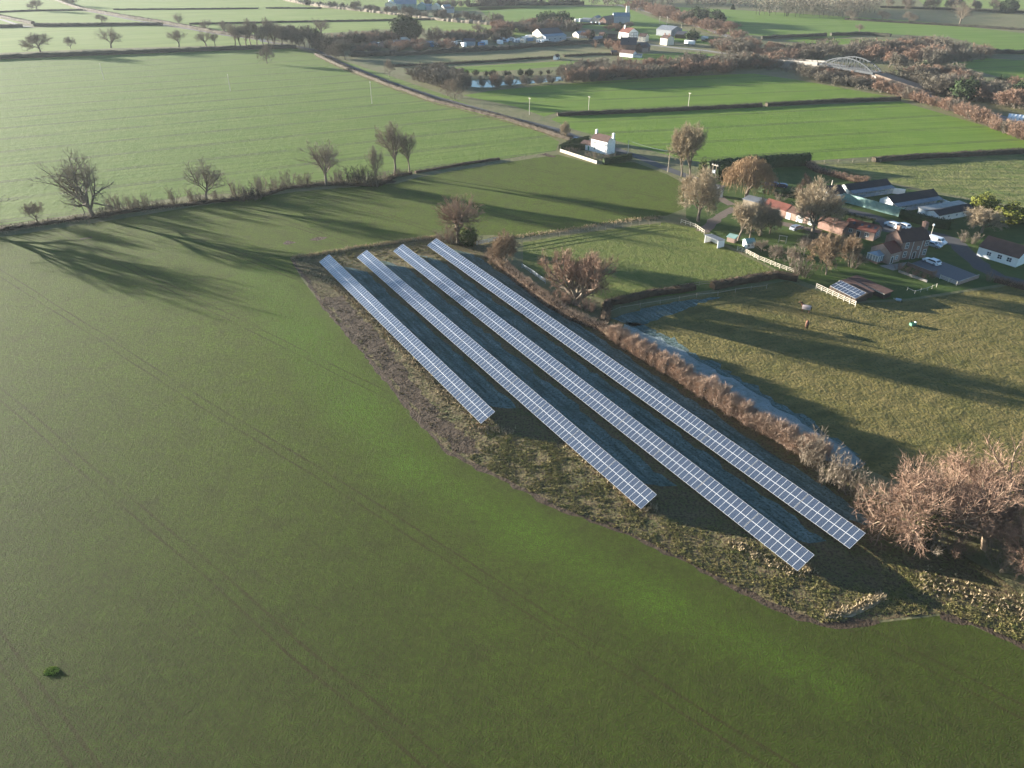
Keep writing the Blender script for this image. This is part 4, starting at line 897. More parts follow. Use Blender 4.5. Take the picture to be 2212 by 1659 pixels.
# ------------------------------------------------------------------ building materials
def walls(name, col, col2, line=None, scale=1.2, rough=.9):
    return surf(name,col,col2,scale,rough,bump=.3,bscale=8)
def ribbed(name, col, pitch=.3, axis=0, rough=.7, col2=None):
    m,t,b=newmat(name); n=N(t); p=n.pos(True); sx=n.new('ShaderNodeSeparateXYZ'); n.link(p,sx.inputs[0])
    f=n.math('SINE',n.math('MULTIPLY',sx.outputs[axis],6.283/pitch))
    c=n.mix(n.ramp(n.noise(p,.7,4),.35,.65),col,col2 or tuple(x*.75 for x in col)); c=n.mix(n.ramp(f,.2,1,0,.25),c,tuple(x*.5 for x in col))
    n.link(c,b.inputs['Base Color']); b.inputs['Roughness'].default_value=rough; b.inputs['Specular IOR Level'].default_value=.35
    n.bump(f,.4,.04,b); return m
def brickm(name, col, col2, mortar):
    m,t,b=newmat(name); n=N(t); p=n.pos(True); mp=n.new('ShaderNodeVectorMath',operation='MULTIPLY_ADD')
    sx=n.new('ShaderNodeSeparateXYZ'); n.link(p,sx.inputs[0]); cx=n.new('ShaderNodeCombineXYZ')
    n.link(n.math('ADD',sx.outputs[0],sx.outputs[1]),cx.inputs[0]); n.link(sx.outputs[2],cx.inputs[1])
    br=n.new('ShaderNodeTexBrick'); br.inputs['Scale'].default_value=1; br.inputs['Brick Width'].default_value=.225; br.inputs['Row Height'].default_value=.075
    br.inputs['Mortar Size'].default_value=.01; n.link(cx.outputs[0],br.inputs['Vector'])
    for k,c in (('Color1',col),('Color2',col2),('Mortar',mortar)): br.inputs[k].default_value=(*c,1)
    c=n.mix(n.ramp(n.noise(p,.8,4),.35,.7,0,.5),br.outputs[0],tuple(x*.6 for x in col)); n.link(c,b.inputs['Base Color'])
    b.inputs['Roughness'].default_value=.9; b.inputs['Specular IOR Level'].default_value=.2; return m
M['white']=surf('white_render',(.80,.79,.76),(.68,.67,.63),.8,.85)
M['cream']=surf('cream_render',(.66,.60,.48),(.55,.49,.38),.8,.85)
M['brick']=brickm('red_brick',(.24,.125,.09),(.20,.105,.078),(.27,.235,.20))
M['pinkbrick']=brickm('pale_brick',(.36,.22,.165),(.31,.195,.15),(.42,.37,.32))
M['tilered']=ribbed('clay_pantiles',(.15,.048,.032),.25,0,.8)
M['tilebrown']=ribbed('weathered_pantiles',(.075,.04,.032),.25,0,.85)
M['tilepink']=ribbed('faded_pantiles',(.125,.066,.048),.25,0,.85)
M['slate']=surf('dark_slates',(.045,.045,.055),(.065,.06,.065),2,.7)
M['greyroof']=ribbed('grey_sheet_roof',(.19,.205,.225),.5,0,.6)
M['blueroof']=ribbed('blue_grey_sheet_roof',(.15,.23,.28),.6,0,.55)
M['blackroof']=ribbed('black_felt_roof',(.03,.028,.03),1.0,0,.9)
M['paleroof']=ribbed('pale_sheet_roof',(.34,.325,.295),.6,0,.6)
M['greensheet']=ribbed('pale_green_sheeting',(.24,.38,.33),.3,0,.6)
M['wood']=surf('weathered_wood',(.30,.25,.19),(.22,.18,.13),2,.9)
M['palewood']=surf('pale_timber',(.55,.50,.41),(.42,.37,.29),2,.85)
M['darkwood']=surf('dark_timber',(.07,.05,.035),(.05,.035,.025),2,.9)
M['glass']=surf('window_glass',(.03,.035,.045),(.05,.06,.07),2,.08,spec=.8)
M['palglass']=surf('conservatory_glass',(.20,.26,.30),(.26,.32,.36),1,.1,spec=.8)
M['paint']=surf('white_paint',(.80,.80,.79),(.72,.72,.70),3,.5)
M['greendoor']=surf('green_door_paint',(.10,.26,.16),(.08,.2,.13),3,.6)
M['black']=surf('black_rubber',(.02,.02,.02),(.03,.03,.03),3,.8)
M['carwhite']=surf('white_car_paint',(.78,.79,.81),(.76,.77,.79),1,.25,spec=.6)
M['carblue']=surf('blue_car_paint',(.04,.09,.28),(.03,.07,.22),1,.25,spec=.6)
M['cardark']=surf('dark_blue_car_paint',(.02,.03,.09),(.02,.025,.07),1,.25,spec=.6)
M['carsilver']=surf('silver_car_paint',(.45,.50,.56),(.42,.46,.52),1,.25,spec=.6,metal=.4)
M['lamp']=surf('headlight_glass',(.7,.7,.7),(.6,.6,.6),1,.15,spec=.8)
M['steelgrey']=surf('painted_steel',(.34,.37,.40),(.27,.30,.33),.6,.55)
M['bridge']=surf('dull_grey_steel',(.07,.075,.08),(.055,.06,.065),.6,.8,spec=.1)
M['rust']=surf('red_container_paint',(.35,.10,.07),(.28,.08,.05),.6,.7)
M['blue']=surf('blue_container_paint',(.10,.24,.42),(.08,.18,.33),.6,.6)

def local(p0,p1):
    e=(p1-p0); return math.atan2(e.y,e.x), e.length
def window(parent, x, z, w, h, face, L, dp, frame='paint', pane='glass', name='window', bars=True):
    """face F,B (along x) or Lf,Rt (along y); position measured along the face from its left end seen from outside"""
    fr=MB(); gl=MB(); e=.07; t=.07
    def rect(mb,a0,b0,a1,b1,d0,d1,m=0):
        if face=='F': mb.box(x+a0,-d1,z+b0,x+a1,-d0,z+b1,m)
        elif face=='B': mb.box(x+a0,dp+d0,z+b0,x+a1,dp+d1,z+b1,m)
        elif face=='Lf': mb.box(-d1,x+a0,z+b0,-d0,x+a1,z+b1,m)
        else: mb.box(L+d0,x+a0,z+b0,L+d1,x+a1,z+b1,m)
    rect(fr,0,0,e,h,.0,t); rect(fr,w-e,0,w,h,.0,t); rect(fr,e,0,w-e,e,.0,t); rect(fr,e,h-e,w-e,h,.0,t)
    if bars: rect(fr,w/2-.03,e,w/2+.03,h-e,.0,t-.01)
    if bars and h>1: rect(fr,e,h/2-.03,w/2-.03,h/2+.03,.0,t-.01); rect(fr,w/2+.03,h/2-.03,w-e,h/2+.03,.0,t-.01)
    rect(gl,e,e,w-e,h-e,.002,.03)
    o=fr.build(name,M[frame],parent); gl.build('pane' if name=='window' else 'panel',M[pane],o); return o
def house(p0,p1,dp,h,rise,wall,roof,label,cat='house',name='house',wins=(),doors=(),chim=(),ridge='x',over=.25,gable=None,group=None,mono=False,sky=()):
    """origin at the front left ground corner, x along the front, y to the back"""
    rz,L=local(p0,p1); t=empty(name,p0,rz,label,cat,group); wb=MB(); rb=MB(); th=.14
    if mono:
        wb.add([(0,0,-.2),(L,0,-.2),(L,dp,-.2),(0,dp,-.2),(0,0,h),(L,0,h),(L,dp,h+rise),(0,dp,h+rise)],[(0,3,2,1),(4,5,6,7),(0,1,5,4),(1,2,6,5),(2,3,7,6),(3,0,4,7)])
        k=rise/dp; z0=h-k*over+.02; z1=h+rise+k*over+.02
        rb.add([(-over,-over,z0),(L+over,-over,z0),(L+over,dp+over,z1),(-over,dp+over,z1)]+[(-over,-over,z0+th),(L+over,-over,z0+th),(L+over,dp+over,z1+th),(-over,dp+over,z1+th)],
               [(0,3,2,1),(4,5,6,7),(0,1,5,4),(1,2,6,5),(2,3,7,6),(3,0,4,7)])
    elif ridge=='x':
        wb.add([(0,0,-.2),(L,0,-.2),(L,dp,-.2),(0,dp,-.2),(0,0,h),(L,0,h),(L,dp,h),(0,dp,h),(0,dp/2,h+rise),(L,dp/2,h+rise)],
               [(0,3,2,1),(0,1,5,4),(2,3,7,6),(1,2,6,9,5),(3,0,4,8,7),(4,5,9,8),(6,7,8,9)])
        k=rise/(dp/2)
        for s in (0,1):
            y0=-over if s==0 else dp+over; z0=h-k*over
            a=[(-over,y0,z0),(L+over,y0,z0),(L+over,dp/2,h+rise),(-over,dp/2,h+rise)]
            rb.add([(x,y,z+.02) for x,y,z in a]+[(x,y,z+th) for x,y,z in a],[(0,3,2,1),(4,5,6,7),(0,1,5,4),(1,2,6,5),(3,0,4,7)])
    else:
        wb.add([(0,0,-.2),(L,0,-.2),(L,dp,-.2),(0,dp,-.2),(0,0,h),(L,0,h),(L,dp,h),(0,dp,h),(L/2,0,h+rise),(L/2,dp,h+rise)],
               [(0,3,2,1),(0,1,5,8,4),(1,2,6,5),(2,3,7,9,6),(3,0,4,7),(4,8,9,7),(5,6,9,8)])
        k=rise/(L/2)
        for s in (0,1):
            x0=-over if s==0 else L+over; z0=h-k*over
            a=[(x0,-over,z0),(x0,dp+over,z0),(L/2,dp+over,h+rise),(L/2,-over,h+rise)]
            rb.add([(x,y,z+.02) for x,y,z in a]+[(x,y,z+th) for x,y,z in a],[(0,3,2,1),(4,5,6,7),(0,1,5,4),(1,2,6,5),(3,0,4,7)])
    wb.build('wall',M[wall],t); ro=rb.build('roof',M[roof],t)
    for cx,cy,w_,d_,hh in chim:
        c=MB(); c.box(cx-w_/2,cy-d_/2,h+rise*.4,cx+w_/2,cy+d_/2,hh); c.box(cx-w_/2-.05,cy-d_/2-.05,hh,cx+w_/2+.05,cy+d_/2+.05,hh+.1)
        for k in (-1,1): c.tube([(cx,cy+k*d_*.25,hh+.1),(cx,cy+k*d_*.25,hh+.4)],[.12,.1],6)
        c.build('chimney',M['white' if wall=='white' else 'brick'],ro)
    for wn in wins: window(t,*wn[:4],wn[4],L,dp)
    for dn in doors: window(t,*dn[:4],dn[4],L,dp,pane=dn[5],name='door',bars=False)
    for sx_,f in sky:
        y=f*dp/2; z=h+rise*f; k=rise/(dp/2); s=MB(); nrm=Vector((0,-k,1)).normalized()
        u=Vector((0,1,k)).normalized(); c=Vector((sx_,y,z))+nrm*.17
        pts=[c+Vector((a*.35,0,0))+u*b*.45 for a,b in ((-1,-1),(1,-1),(1,1),(-1,1))]
        s.add(pts+[q+nrm*.05 for q in pts],[(4,5,6,7),(0,1,5,4),(1,2,6,5),(2,3,7,6),(3,0,4,7)]); s.build('skylight',M['glass'],ro)
    return t,L
P=lambda v,x,y: G(v,x,y)

# ------------------------------------------------------------------ white cottage by the lane
t,L=house(P('g',628,392),P('g',800,436),4.8,4.9,1.9,'white','tilebrown','two-storey white cottage with brown roof standing beside the lane',name='cottage',cat='cottage',
      wins=[(1.6,3.2,.9,1.0,'F'),(4.4,3.3,.5,.6,'F'),(7.4,3.2,.9,1.0,'F'),(1.6,.9,.9,1.1,'F'),(7.4,.9,.9,1.1,'F')],chim=[(.5,2.4,.7,.9,8.0),(9.4,2.4,.7,.9,8.0)],over=.12)
house(P('g',512,372),P('g',628,392),3.0,2.1,.9,'white','tilebrown','low white outbuilding joined to the left end of the white cottage',name='outbuilding',cat='outbuilding',wins=[(.5,.9,.8,.8,'F')],doors=[(3.6,0,.9,1.9,'F','greendoor')],mono=True,over=.1)
def panelfence(path,h,label,mat='palewood',name='panel_fence'):
    a,b=path; rz,L=local(a,b); t=empty(name,a,rz,label,'fence'); n=int(L/1.85); w=L/n
    for i in range(n):
        m_=MB(); m_.box(i*w+.06,-.02,.05,(i+1)*w-.06,.02,h-.08)
        for k in range(1,6): m_.box(i*w+.06+k*(w-.12)/6-.01,-.035,.05,i*w+.06+k*(w-.12)/6+.01,-.02,h-.08)
        m_.build('fence_panel',M[mat],t)
    for i in range(n+1):
        m_=MB(); m_.box(i*w-.06,-.06,-.1,i*w+.06,.06,h); m_.build('post',M[mat],t)
    return t
panelfence((P('g',298,402),P('g',692,532)),1.3,'pale panel fence along the garden of the white cottage')
def railfence(path,h,label,mat='palewood',rails=3,gap=2.6,name='rail_fence',pw=.12,group=None):
    o0=path[0].copy(); t=empty(name,o0,0,label,'fence',group); pts=resample(path,gap); r=random.Random(len(pts)*7+int(h*10))
    for i,p in enumerate(pts[:99]):
        m_=MB(); q=p-o0; l=Vector((r.uniform(-.05,.05),r.uniform(-.05,.05),0)); m_.bar(q+Vector((0,0,-.2)),q+l+Vector((0,0,h)),pw,pw); m_.build('post',M[mat],t)
    for k in range(rails):
        m_=MB(); z=h*(k+1)/(rails+.35)
        for a,b in zip(pts,pts[1:]): m_.bar(a-o0+Vector((0,pw*.6,z+r.uniform(-.03,.03))),b-o0+Vector((0,pw*.6,z+r.uniform(-.03,.03))),.045,.10)
        m_.build('rail',M[mat],t)
    return t
railfence(PL('k',[(20,190),(150,180),(310,155),(450,128),(600,105),(750,85),(880,65),(1010,45),(1140,28),(1300,35)]),1.3,'grey post and rail fence along the top of the paddock','wood',3,3.4)
railfence(PL('k',[(1460,15),(1570,50),(1640,100)]),1.3,'leaning pale rail fence left of the white field shelter','palewood',2,1.6)
railfence(PL('h',[(490,1240),(600,1275),(740,1350),(890,1410),(1000,1455),(1160,1510)]),1.3,'pale post and rail fence between the orchard lawn and the paddock','palewood',3,1.8)
railfence(PL('k',[(1330,545),(1500,512),(1700,490),(1890,465),(2030,440),(2180,405)]),1.2,'thin rail fence on the paddock side of the clipped brown hedge','wood',2,4.5,pw=.09)
railfence(PL('k',[(880,735),(990,690),(1145,665),(1300,640),(1445,615),(1580,590),(1745,575),(1880,550),(2000,535),(2120,520)]),1.2,'wire fence with spaced posts along the pasture side of the clipped brown hedge','wood',1,5.2,pw=.09)
railfence(PL('n',[(1088,120),(1300,218)]),1.4,'pale three-rail fence in front of the panel-roofed shed','palewood',3,1.7)
railfence(PL('k',[(235,360),(300,400),(415,480)]),1.2,'grey rail fence along the lower left side of the paddock','steelgrey',3,3.0)
railfence(PL('i',[(1190,1370),(1290,1410),(1390,1450)]),1.2,'pale field gate and rails at the gravel yard corner','palewood',4,1.8)
railfence(PL('i',[(800,1510),(890,1550),(960,1530),(1040,1510),(1150,1470)]),1.0,'short pale stakes along the lawn edge below the gravel yard','palewood',1,1.6,pw=.08)
railfence(PL('h',[(1370,195),(1700,178),(2050,165),(2212,178)]),1.1,'low fence under the bright field behind the farm','wood',2,5)
railfence(PL('f',[(1950,1100),(2050,1080),(2150,1060)]),1.2,'metal gate and rails between the willow and the round reddish tree','steelgrey',4,2.2)

# ------------------------------------------------------------------ sheds along the paddock
p0,p1=P('h',95,1145),P('h',250,1212); rz,L=local(p0,p1); t=empty('field_shelter',p0,rz,'white open-fronted field shelter at the edge of the paddock','shelter')
b=MB(); b.box(0,2.5,0,L,2.6,2.0); b.build('back_wall',M['paint'],t)
b=MB(); b.box(0,0,0,.1,2.5,2.2); b.build('side_wall',M['paint'],t)
b=MB(); b.box(L-.1,0,0,L,2.5,2.2); b.build('side_wall',M['paint'],t)
b=MB(); b.add([(-.2,-.3,2.35),(L+.2,-.3,2.35),(L+.2,2.75,2.02),(-.2,2.75,2.02),(-.2,-.3,2.45),(L+.2,-.3,2.45),(L+.2,2.75,2.12),(-.2,2.75,2.12)],[(0,3,2,1),(4,5,6,7),(0,1,5,4),(1,2,6,5),(2,3,7,6),(3,0,4,7)]); b.build('roof',M['greyroof'],t)
house(P('h',362,1128),P('h',452,1150),1.8,1.4,.3,'pinkbrick','greensheet','little pink hen house with pale green roof beside the field shelter',name='hen_house',cat='hen house',mono=True)
house(P('h',600,1214),P('h',694,1207),2.6,1.6,.8,'white','greensheet','small white shed with blue-shaded front and green roof by the orchard fence',name='garden_shed',cat='shed',wins=[(.3,.5,.6,.6,'F')])
house(P('g',1976,888),P('g',2052,894),2.4,2.1,.8,'white','greyroof','white garden hut with pointed gable between the bare tree and the weeping willow',name='garden_hut',cat='hut',ridge='y',over=.1,doors=[(.7,0,.9,1.7,'F','cream')])
house(P('h',550,700),P('h',775,755),3.6,2.2,.35,'wood','greyroof','long open shed with pale grey roof at the left end of the brick barn',name='open_shed',cat='shed',mono=True)
panelfence((P('h',470,745),P('h',650,800)),1.6,'grey slatted screen in front of the grey-roofed shed','wood','slatted_screen')
house(P('h',795,768),P('h',1058,850),4.6,2.4,1.3,'brick','tilered','long brick barn with dark red tiles, left part',name='barn',cat='barn',doors=[(5,0,1.2,1.9,'F','darkwood')])
house(P('h',1062,852),P('h',1335,925),4.4,2.3,1.2,'pinkbrick','tilepink','brick barn with white arched doors and faded tiles, joined to the long red barn',name='barn',cat='barn',doors=[(.2,0,1.5,2.0,'F','white'),(3.6,0,2.2,2.0,'F','white'),(7.6,0,1.5,2.0,'F','white')])
house(P('h',1450,965),P('h',1745,1060),4.4,2.2,1.3,'brick','tilepink','low brick range with faded tiles behind the big bare tree',name='barn',cat='barn')
house(P('i',32,832),P('i',395,922),5.2,2.5,1.5,'pinkbrick','tilered','brick cottage with bright red roof and small skylights',name='cottage',cat='cottage',
      wins=[(1.6,1.0,1.0,1.0,'F'),(6.2,.8,1.2,1.2,'F'),(1.2,.9,.8,1.4,'Rt'),(2.6,.9,.8,1.4,'Rt')],doors=[(3.8,0,1.2,2.0,'F','glass')],sky=[(2.2,.55),(4.4,.55),(6.4,.55),(8.2,.55)])
# ------------------------------------------------------------------ stables with black roofs
def kennel(p0,p1,dp,h,rise,label,roofm='blackroof',wallm='white'):
    t,L=house(p0,p1,dp,h,rise,wallm,roofm,label,name='stable_block',cat='stable block',over=.15)
    b=MB(); b.add([(0,-2.3,h-.55),(L,-2.3,h-.55),(L,-.18,h-.1),(0,-.18,h-.1),(0,-2.3,h-.49),(L,-2.3,h-.49),(L,-.18,h-.04),(0,-.18,h-.04)],[(0,3,2,1),(4,5,6,7),(0,1,5,4),(1,2,6,5),(2,3,7,6),(3,0,4,7)])
    b.build('canopy',M['greyroof'],t)
    for k in range(int(L/1.9)+1):
        c=MB(); x=min(.05+k*1.9,L-.05); c.box(x-.04,-2.2,0,x+.04,-2.12,h-.56); c.build('canopy_post',M['palewood'],t)
    c=MB(); c.box(0,-2.1,0,L,-2.06,1.1); c.build('run_front',M['steelgrey'],t)
kennel(P('i',610,560),P('i',1150,470),5.2,2.5,1.5,'middle stable block with black roof and pale canopy')
kennel(P('i',90,400),P('i',590,330),5.0,2.4,1.3,'rear stable block with black roof beside the ridged field')
house(P('i',1165,692),P('i',1570,612),4.6,2.0,.9,'white','blackroof','front white stable block with small dark windows',name='stable_block',cat='stable block',wins=[(1.6,.8,.8,.7,'F'),(4.0,.8,.8,.7,'F'),(7.5,.8,.8,.7,'F'),(10.5,.8,.8,.7,'F')])
house(P('i',1000,640),P('i',1480,558),2.6,2.2,.15,'white','paleroof','flat pale-roofed range behind the front white stable block',name='flat_roofed_range',cat='outbuilding',mono=True)
house(P('h',1570,655),P('h',1768,642),7,2.6,1.7,'white','blackroof','white outbuilding with steep black roof behind the large bare tree',name='outbuilding',cat='outbuilding',wins=[(1.0,.9,.9,1.0,'F'),(3.2,.9,.9,1.0,'F')])
def wallrun(path,h,w_,mat,label,name='wall'):
    o0=path[0].copy(); mb=MB()
    for a,b in zip(path,path[1:]):
        a=a-o0; b=b-o0; mb.bar(a+Vector((0,0,h/2)),b+Vector((0,0,h/2)),w_,h); mb.bar(a+Vector((0,0,h+.04)),b+Vector((0,0,h+.04)),w_+.08,.07)
    return tag(mb.build(name,M[mat],loc=o0),label,'wall')
wallrun(PL('i',[(20,450),(180,490),(400,550),(560,594),(745,642)]),2.8,.12,'greensheet','long pale green sheet fence in front of the stables','sheet_fence')
wallrun(PL('i',[(590,350),(700,360),(770,370)]),1.8,.2,'white','white wall at the right end of the rear stable block')
wallrun(PL('i',[(1190,480),(1260,510),(1430,560)]),1.8,.2,'white','white wall at the right end of the middle stable block')
wallrun(PL('i',[(700,1290),(850,1345),(1040,1412)]),.5,.3,'concrete','low pale stone edging below the flower bed')
wallrun(PL('i',[(800,1210),(950,1270),(1100,1325)]),.9,.25,'brick','low brick garden wall left of the gravel yard')
wallrun(PL('i',[(1400,1445),(1530,1400),(1650,1360)]),.9,.2,'pinkbrick','low brick wall along the lower edge of the gravel yard')
# ------------------------------------------------------------------ brick farmhouse
t,L=house(P('u',925,800),P('u',1480,728),6.2,5.1,2.4,'brick','tilebrown','two-storey brick farmhouse with dark red roof beside the gravel yard',name='farmhouse',cat='farmhouse',over=.12,
      wins=[(1.2,3.3,1.1,1.6,'F'),(1.2,.8,1.1,1.6,'F'),(5.3,2.6,.7,.9,'F'),(7.6,3.3,1.1,1.6,'F'),(7.6,.8,1.1,1.6,'F')],doors=[(4.4,0,1.0,2.0,'F','darkwood')],chim=[(.5,3.1,.7,1.0,8.6),(9.0,3.1,.9,1.4,8.8)])
b=MB(); b.tube([(3.6,-.1,0),(3.6,-.1,5.0)],[.06,.06],6); b.build('drainpipe',M['paint'],t); b=MB(); b.tube([(6.6,-.1,0),(6.6,-.1,5.0)],[.06,.06],6); b.build('drainpipe',M['paint'],t)
t,L=house(P('u',735,878),P('u',950,812),6.0,3.0,1.9,'pinkbrick','tilered','lower brick wing with lit gable at the left end of the farmhouse',name='house_wing',cat='house wing',over=.12,wins=[(2.4,.9,.9,1.1,'F')],doors=[(.5,0,1.0,2.0,'F','darkwood')])
t=empty('conservatory',P('u',500,868),local(P('u',735,878),P('u',950,812))[0],'white-framed glass conservatory against the lit gable of the farmhouse','conservatory')
b=MB(); b.box(0,0,0,3.6,3.4,.5); b.build('base_wall',M['brick'],t)
b=MB(); b.box(.03,.03,.5,3.57,3.37,2.0); b.build('glazing',M['palglass'],t)
b=MB()
for k in range(5):
    x=.05+k*.875; b.box(x-.05,-.02,.5,x+.05,.06,2.05)
    y=.05+k*.82; b.box(-.02,y-.05,.5,.06,y+.05,2.05)
b.box(-.06,-.06,2.05,3.66,3.46,2.15); b.build('frame',M['paint'],t)
b=MB(); b.add([(-.1,-.1,2.15),(3.6,-.1,2.15),(3.6,3.5,2.15),(-.1,3.5,2.15),(1.2,1.7,2.95),(3.6,1.7,2.95)],[(0,1,5,4),(2,3,4,5),(3,0,4),(1,2,5)]); b.build('roof',M['palglass'],t)
# ------------------------------------------------------------------ white bungalow
house(P('t',572,1015),P('t',1100,1178),7.5,2.6,2.2,'white','tilepink','white bungalow with faded red roof at the right edge of the farm',name='bungalow',cat='bungalow',
      wins=[(2.4,.9,1.2,1.1,'F'),(5.2,.9,1.2,1.2,'F'),(7.6,.9,1.3,1.2,'F')],over=.2)
# ------------------------------------------------------------------ shed roof with solar modules, timber bays
p0,p1=P('n',1158,128),P('n',1300,200); rz,L=local(p0,p1); t=empty('panel_shed',p0,rz,'low shed with a roof of solar panels behind the pale three-rail fence','shed')
b=MB(); b.add([(0,0,0),(L,0,0),(L,3.6,0),(0,3.6,0),(0,0,1.0),(L,0,1.0),(L,3.6,2.0),(0,3.6,2.0)],[(0,1,5,4),(1,2,6,5),(2,3,7,6),(3,0,4,7),(4,5,6,7)]); b.build('wall',M['darkwood'],t)
a=math.atan2(1.0,3.6); n_=int(L/1.012)
for i in range(n_):
    for j in range(2):
        u=.95+j*1.68; o=bpy.data.objects.new('solar_panel',ME); COL.objects.link(o); o.parent=t; o.location=((i+.5)*1.012,u*math.cos(a)-.05,1.06+u*math.sin(a)); o.rotation_euler=(a,0,0)
for (x0,y0),(x1,y1),lab in (((1215,95),(1345,165),'left brown-roofed timber bay behind the panel-roofed shed'),((1262,80),(1450,165),'right brown-roofed timber bay with pale edge boards')):
    t,L=house(P('n',x0,y0+12),P('n',x1,y1+12),2.6,1.3,.2,'darkwood','tilebrown',lab,name='timber_bay',cat='shed',mono=True)
    b=MB(); b.box(-.26,-.34,1.30,L+.26,-.27,1.46); b.build('edge_board',M['palewood'],t)
# ------------------------------------------------------------------ yards, lawns, lane
field(D((1482,470),(1482,400),(1528,362),(1765,353),(1850,375),(1960,408),(2160,445),(2212,452),(2450,505),(2500,575),(2212,606),(1960,645),(1850,650),(1705,597),(1640,563),(1562,524),(1502,488)),'lawn',.010)
sheet('gravel_yard',PL('i',[(790,1205),(1010,1135),(1240,1170),(1650,1330),(1640,1370),(1395,1442),(1190,1365),(1080,1310)]),M['gravel'],.024)
band('lane',PL('b',[(620,430),(800,530),(1000,610),(1200,690),(1400,755),(1600,820),(1800,875),(2000,930),(2212,990)])+PL('g',[(230,150),(430,225),(620,280),(900,375),(1150,455),(1350,545),(1600,640),(1750,690),(1880,745)])+PL('h',[(180,450),(330,480)]),4.2,'asphalt',.022)
band('verge',PL('b',[(590,470),(800,575),(1000,655),(1200,735),(1400,805),(1600,875),(1800,925),(2000,980),(2212,1032)])+PL('g',[(120,195),(260,250)]),1.4,'rough',.018,.3)
band('farm_drive',PL('h',[(150,470),(230,560),(330,640),(430,690)]),3.2,'track',.024)
band('farm_drive',PL('h',[(60,1010),(250,850),(420,740),(800,870),(1000,910),(1250,960),(1500,1010)]),3.5,'track',.024,.2)
band('farm_road',PL('i',[(-300,560),(0,540),(300,600),(620,720),(900,830),(1180,900),(1400,960),(1560,1100),(1700,1240),(1900,1350),(2212,1440),(2500,1520)]),5,'asphalt',.026,.1)
sheet('farmyard',PL('i',[(480,700),(620,660),(900,760),(1250,840),(1500,920),(1380,980),(1100,880),(760,850),(480,800)]),M['asphalt'],.030)
sheet('terrace',PL('u',[(560,900),(900,860),(1120,830),(1000,960),(830,1000),(600,920)]),M['concrete'],.028)
# the horizon-side roads
band('road',PL('a',[(420,-40),(500,0),(650,62),(730,90),(1120,168),(1400,210),(1600,245),(1900,298),(2212,335)])+PL('b',[(150,350),(400,385),(620,430)]),4.5,'asphalt',.022)
band('farm_track',PL('a',[(-300,180),(0,160),(190,222),(260,225)]),4,'concrete',.024)
band('road',PL('q',[(-800,500),(0,470),(500,520),(900,560),(1150,622),(1700,690),(2212,735)])+PL('d',[(0,425),(200,440),(400,462),(520,470)]),6,'concrete',.022)
band('railway_bed',PL('d',[(1150,600),(1200,640),(1400,720),(1600,790),(1850,860),(2212,950),(2500,1020)]),9,'track',.022)
for off in (-2.6,-1.2,1.2,2.6):
    pts=resample(PL('d',[(1150,600),(1200,640),(1400,720),(1600,790),(1850,860),(2212,950),(2500,1020)]),20); mb=MB()
    for a,b in zip(pts,pts[1:]):
        d=(b-a).normalized(); n=Vector((-d.y,d.x,0))*off; mb.bar(a+n+Vector((0,0,.15)),b+n+Vector((0,0,.15)),.12,.15)
    tag(mb.build('railway_rail',M['steelgrey']),kind='structure')
band('railway_bed',PL('c',[(1060,40),(1230,75),(1500,150),(1800,240),(2010,312)]),7,'concrete',.022)
# canal
m,tt,b=newmat('canal_water'); b.inputs['Base Color'].default_value=(.03,.045,.05,1); b.inputs['Roughness'].default_value=.06; b.inputs['IOR'].default_value=1.33
nn=N(tt); nn.bump(nn.noise(nn.pos(),.8,3),.08,.05,b); M['water']=m
sheet('canal',PL('b',[(1830,690),(1900,680),(2212,672)])+PL('c',[(200,672),(480,655),(1000,615),(1500,592),(1700,585),(1720,612),(1500,622),(1000,655),(520,688),(300,706),(60,722)])+PL('b',[(2120,737),(1960,738),(1850,726)]),m,.028)

# ------------------------------------------------------------------ poles
def pole(v,x,y,top,label,arm=1.6,group=None,col='wood'):
    p=G(v,x,y); h=HT(v,x,y,top); t=empty('utility_pole',p,R(-60),label,'utility pole',group)
    b=MB(); b.tube([(0,0,-.3),(0,0,h)],[.17,.12],8); b.build('pole',M[col],t)
    if arm:
        b=MB(); b.box(-arm/2,-.07,h-.35,arm/2,.07,h-.2); b.build('crossarm',M['palewood'],t)
        for k in (-1,0,1): b=MB(); b.tube([(k*arm*.45,0,h-.2),(k*arm*.45,0,h+.05)],[.06,.05],6); b.build('insulator',M['paint'],t)
    return t
pole('c',320,968,825,'wooden pole nearest the lane, left of the trimmed hedge between the bright fields',col='palewood')
pole('c',818,945,813,'wooden pole standing at the trimmed hedge, middle of the three',col='palewood')
pole('c',1660,900,783,'wooden pole standing at the trimmed hedge, rightmost of the three',col='palewood')
pole('g',1028,445,280,'wooden pole behind the garden of the white cottage',0,col='palewood')
pole('g',1462,622,395,'wooden pole beside the lane left of the two ivy-footed trees',0)
pole('c',1416,200,135,'left pole on the far field behind the grey barn',col='palewood')
pole('c',1478,212,142,'right pole on the far field behind the grey barn',col='palewood')
pole('c',1600,255,205,'short far pole against the railway thicket',0,col='palewood')
pole('a',878,672,535,'thin pale pole in the big field, leftmost of the three',.9,col='palewood')
pole('a',1945,768,628,'thin pale pole in the big field, middle of the three',.9,col='palewood')
pole('b',1065,875,690,'thin pale pole in the big field, nearest the lane',.9,col='palewood')
pole('h',1622,462,392,'short pole on the lawn behind the stables',0,col='palewood')
p=G('h',190,470); t=empty('transformer_pole',p,R(-50),'twin-legged electricity pole with a transformer near the golden willow','utility pole'); hh=HT('h',190,470,200)
for k in (-1,1): b=MB(); b.tube([(k*.7,0,-.2),(k*.7,0,hh)],[.17,.13],8); b.build('leg',M['wood'],t)
b=MB(); b.box(-1.3,-.09,hh-.5,1.3,.09,hh-.32); b.build('crossarm',M['palewood'],t)
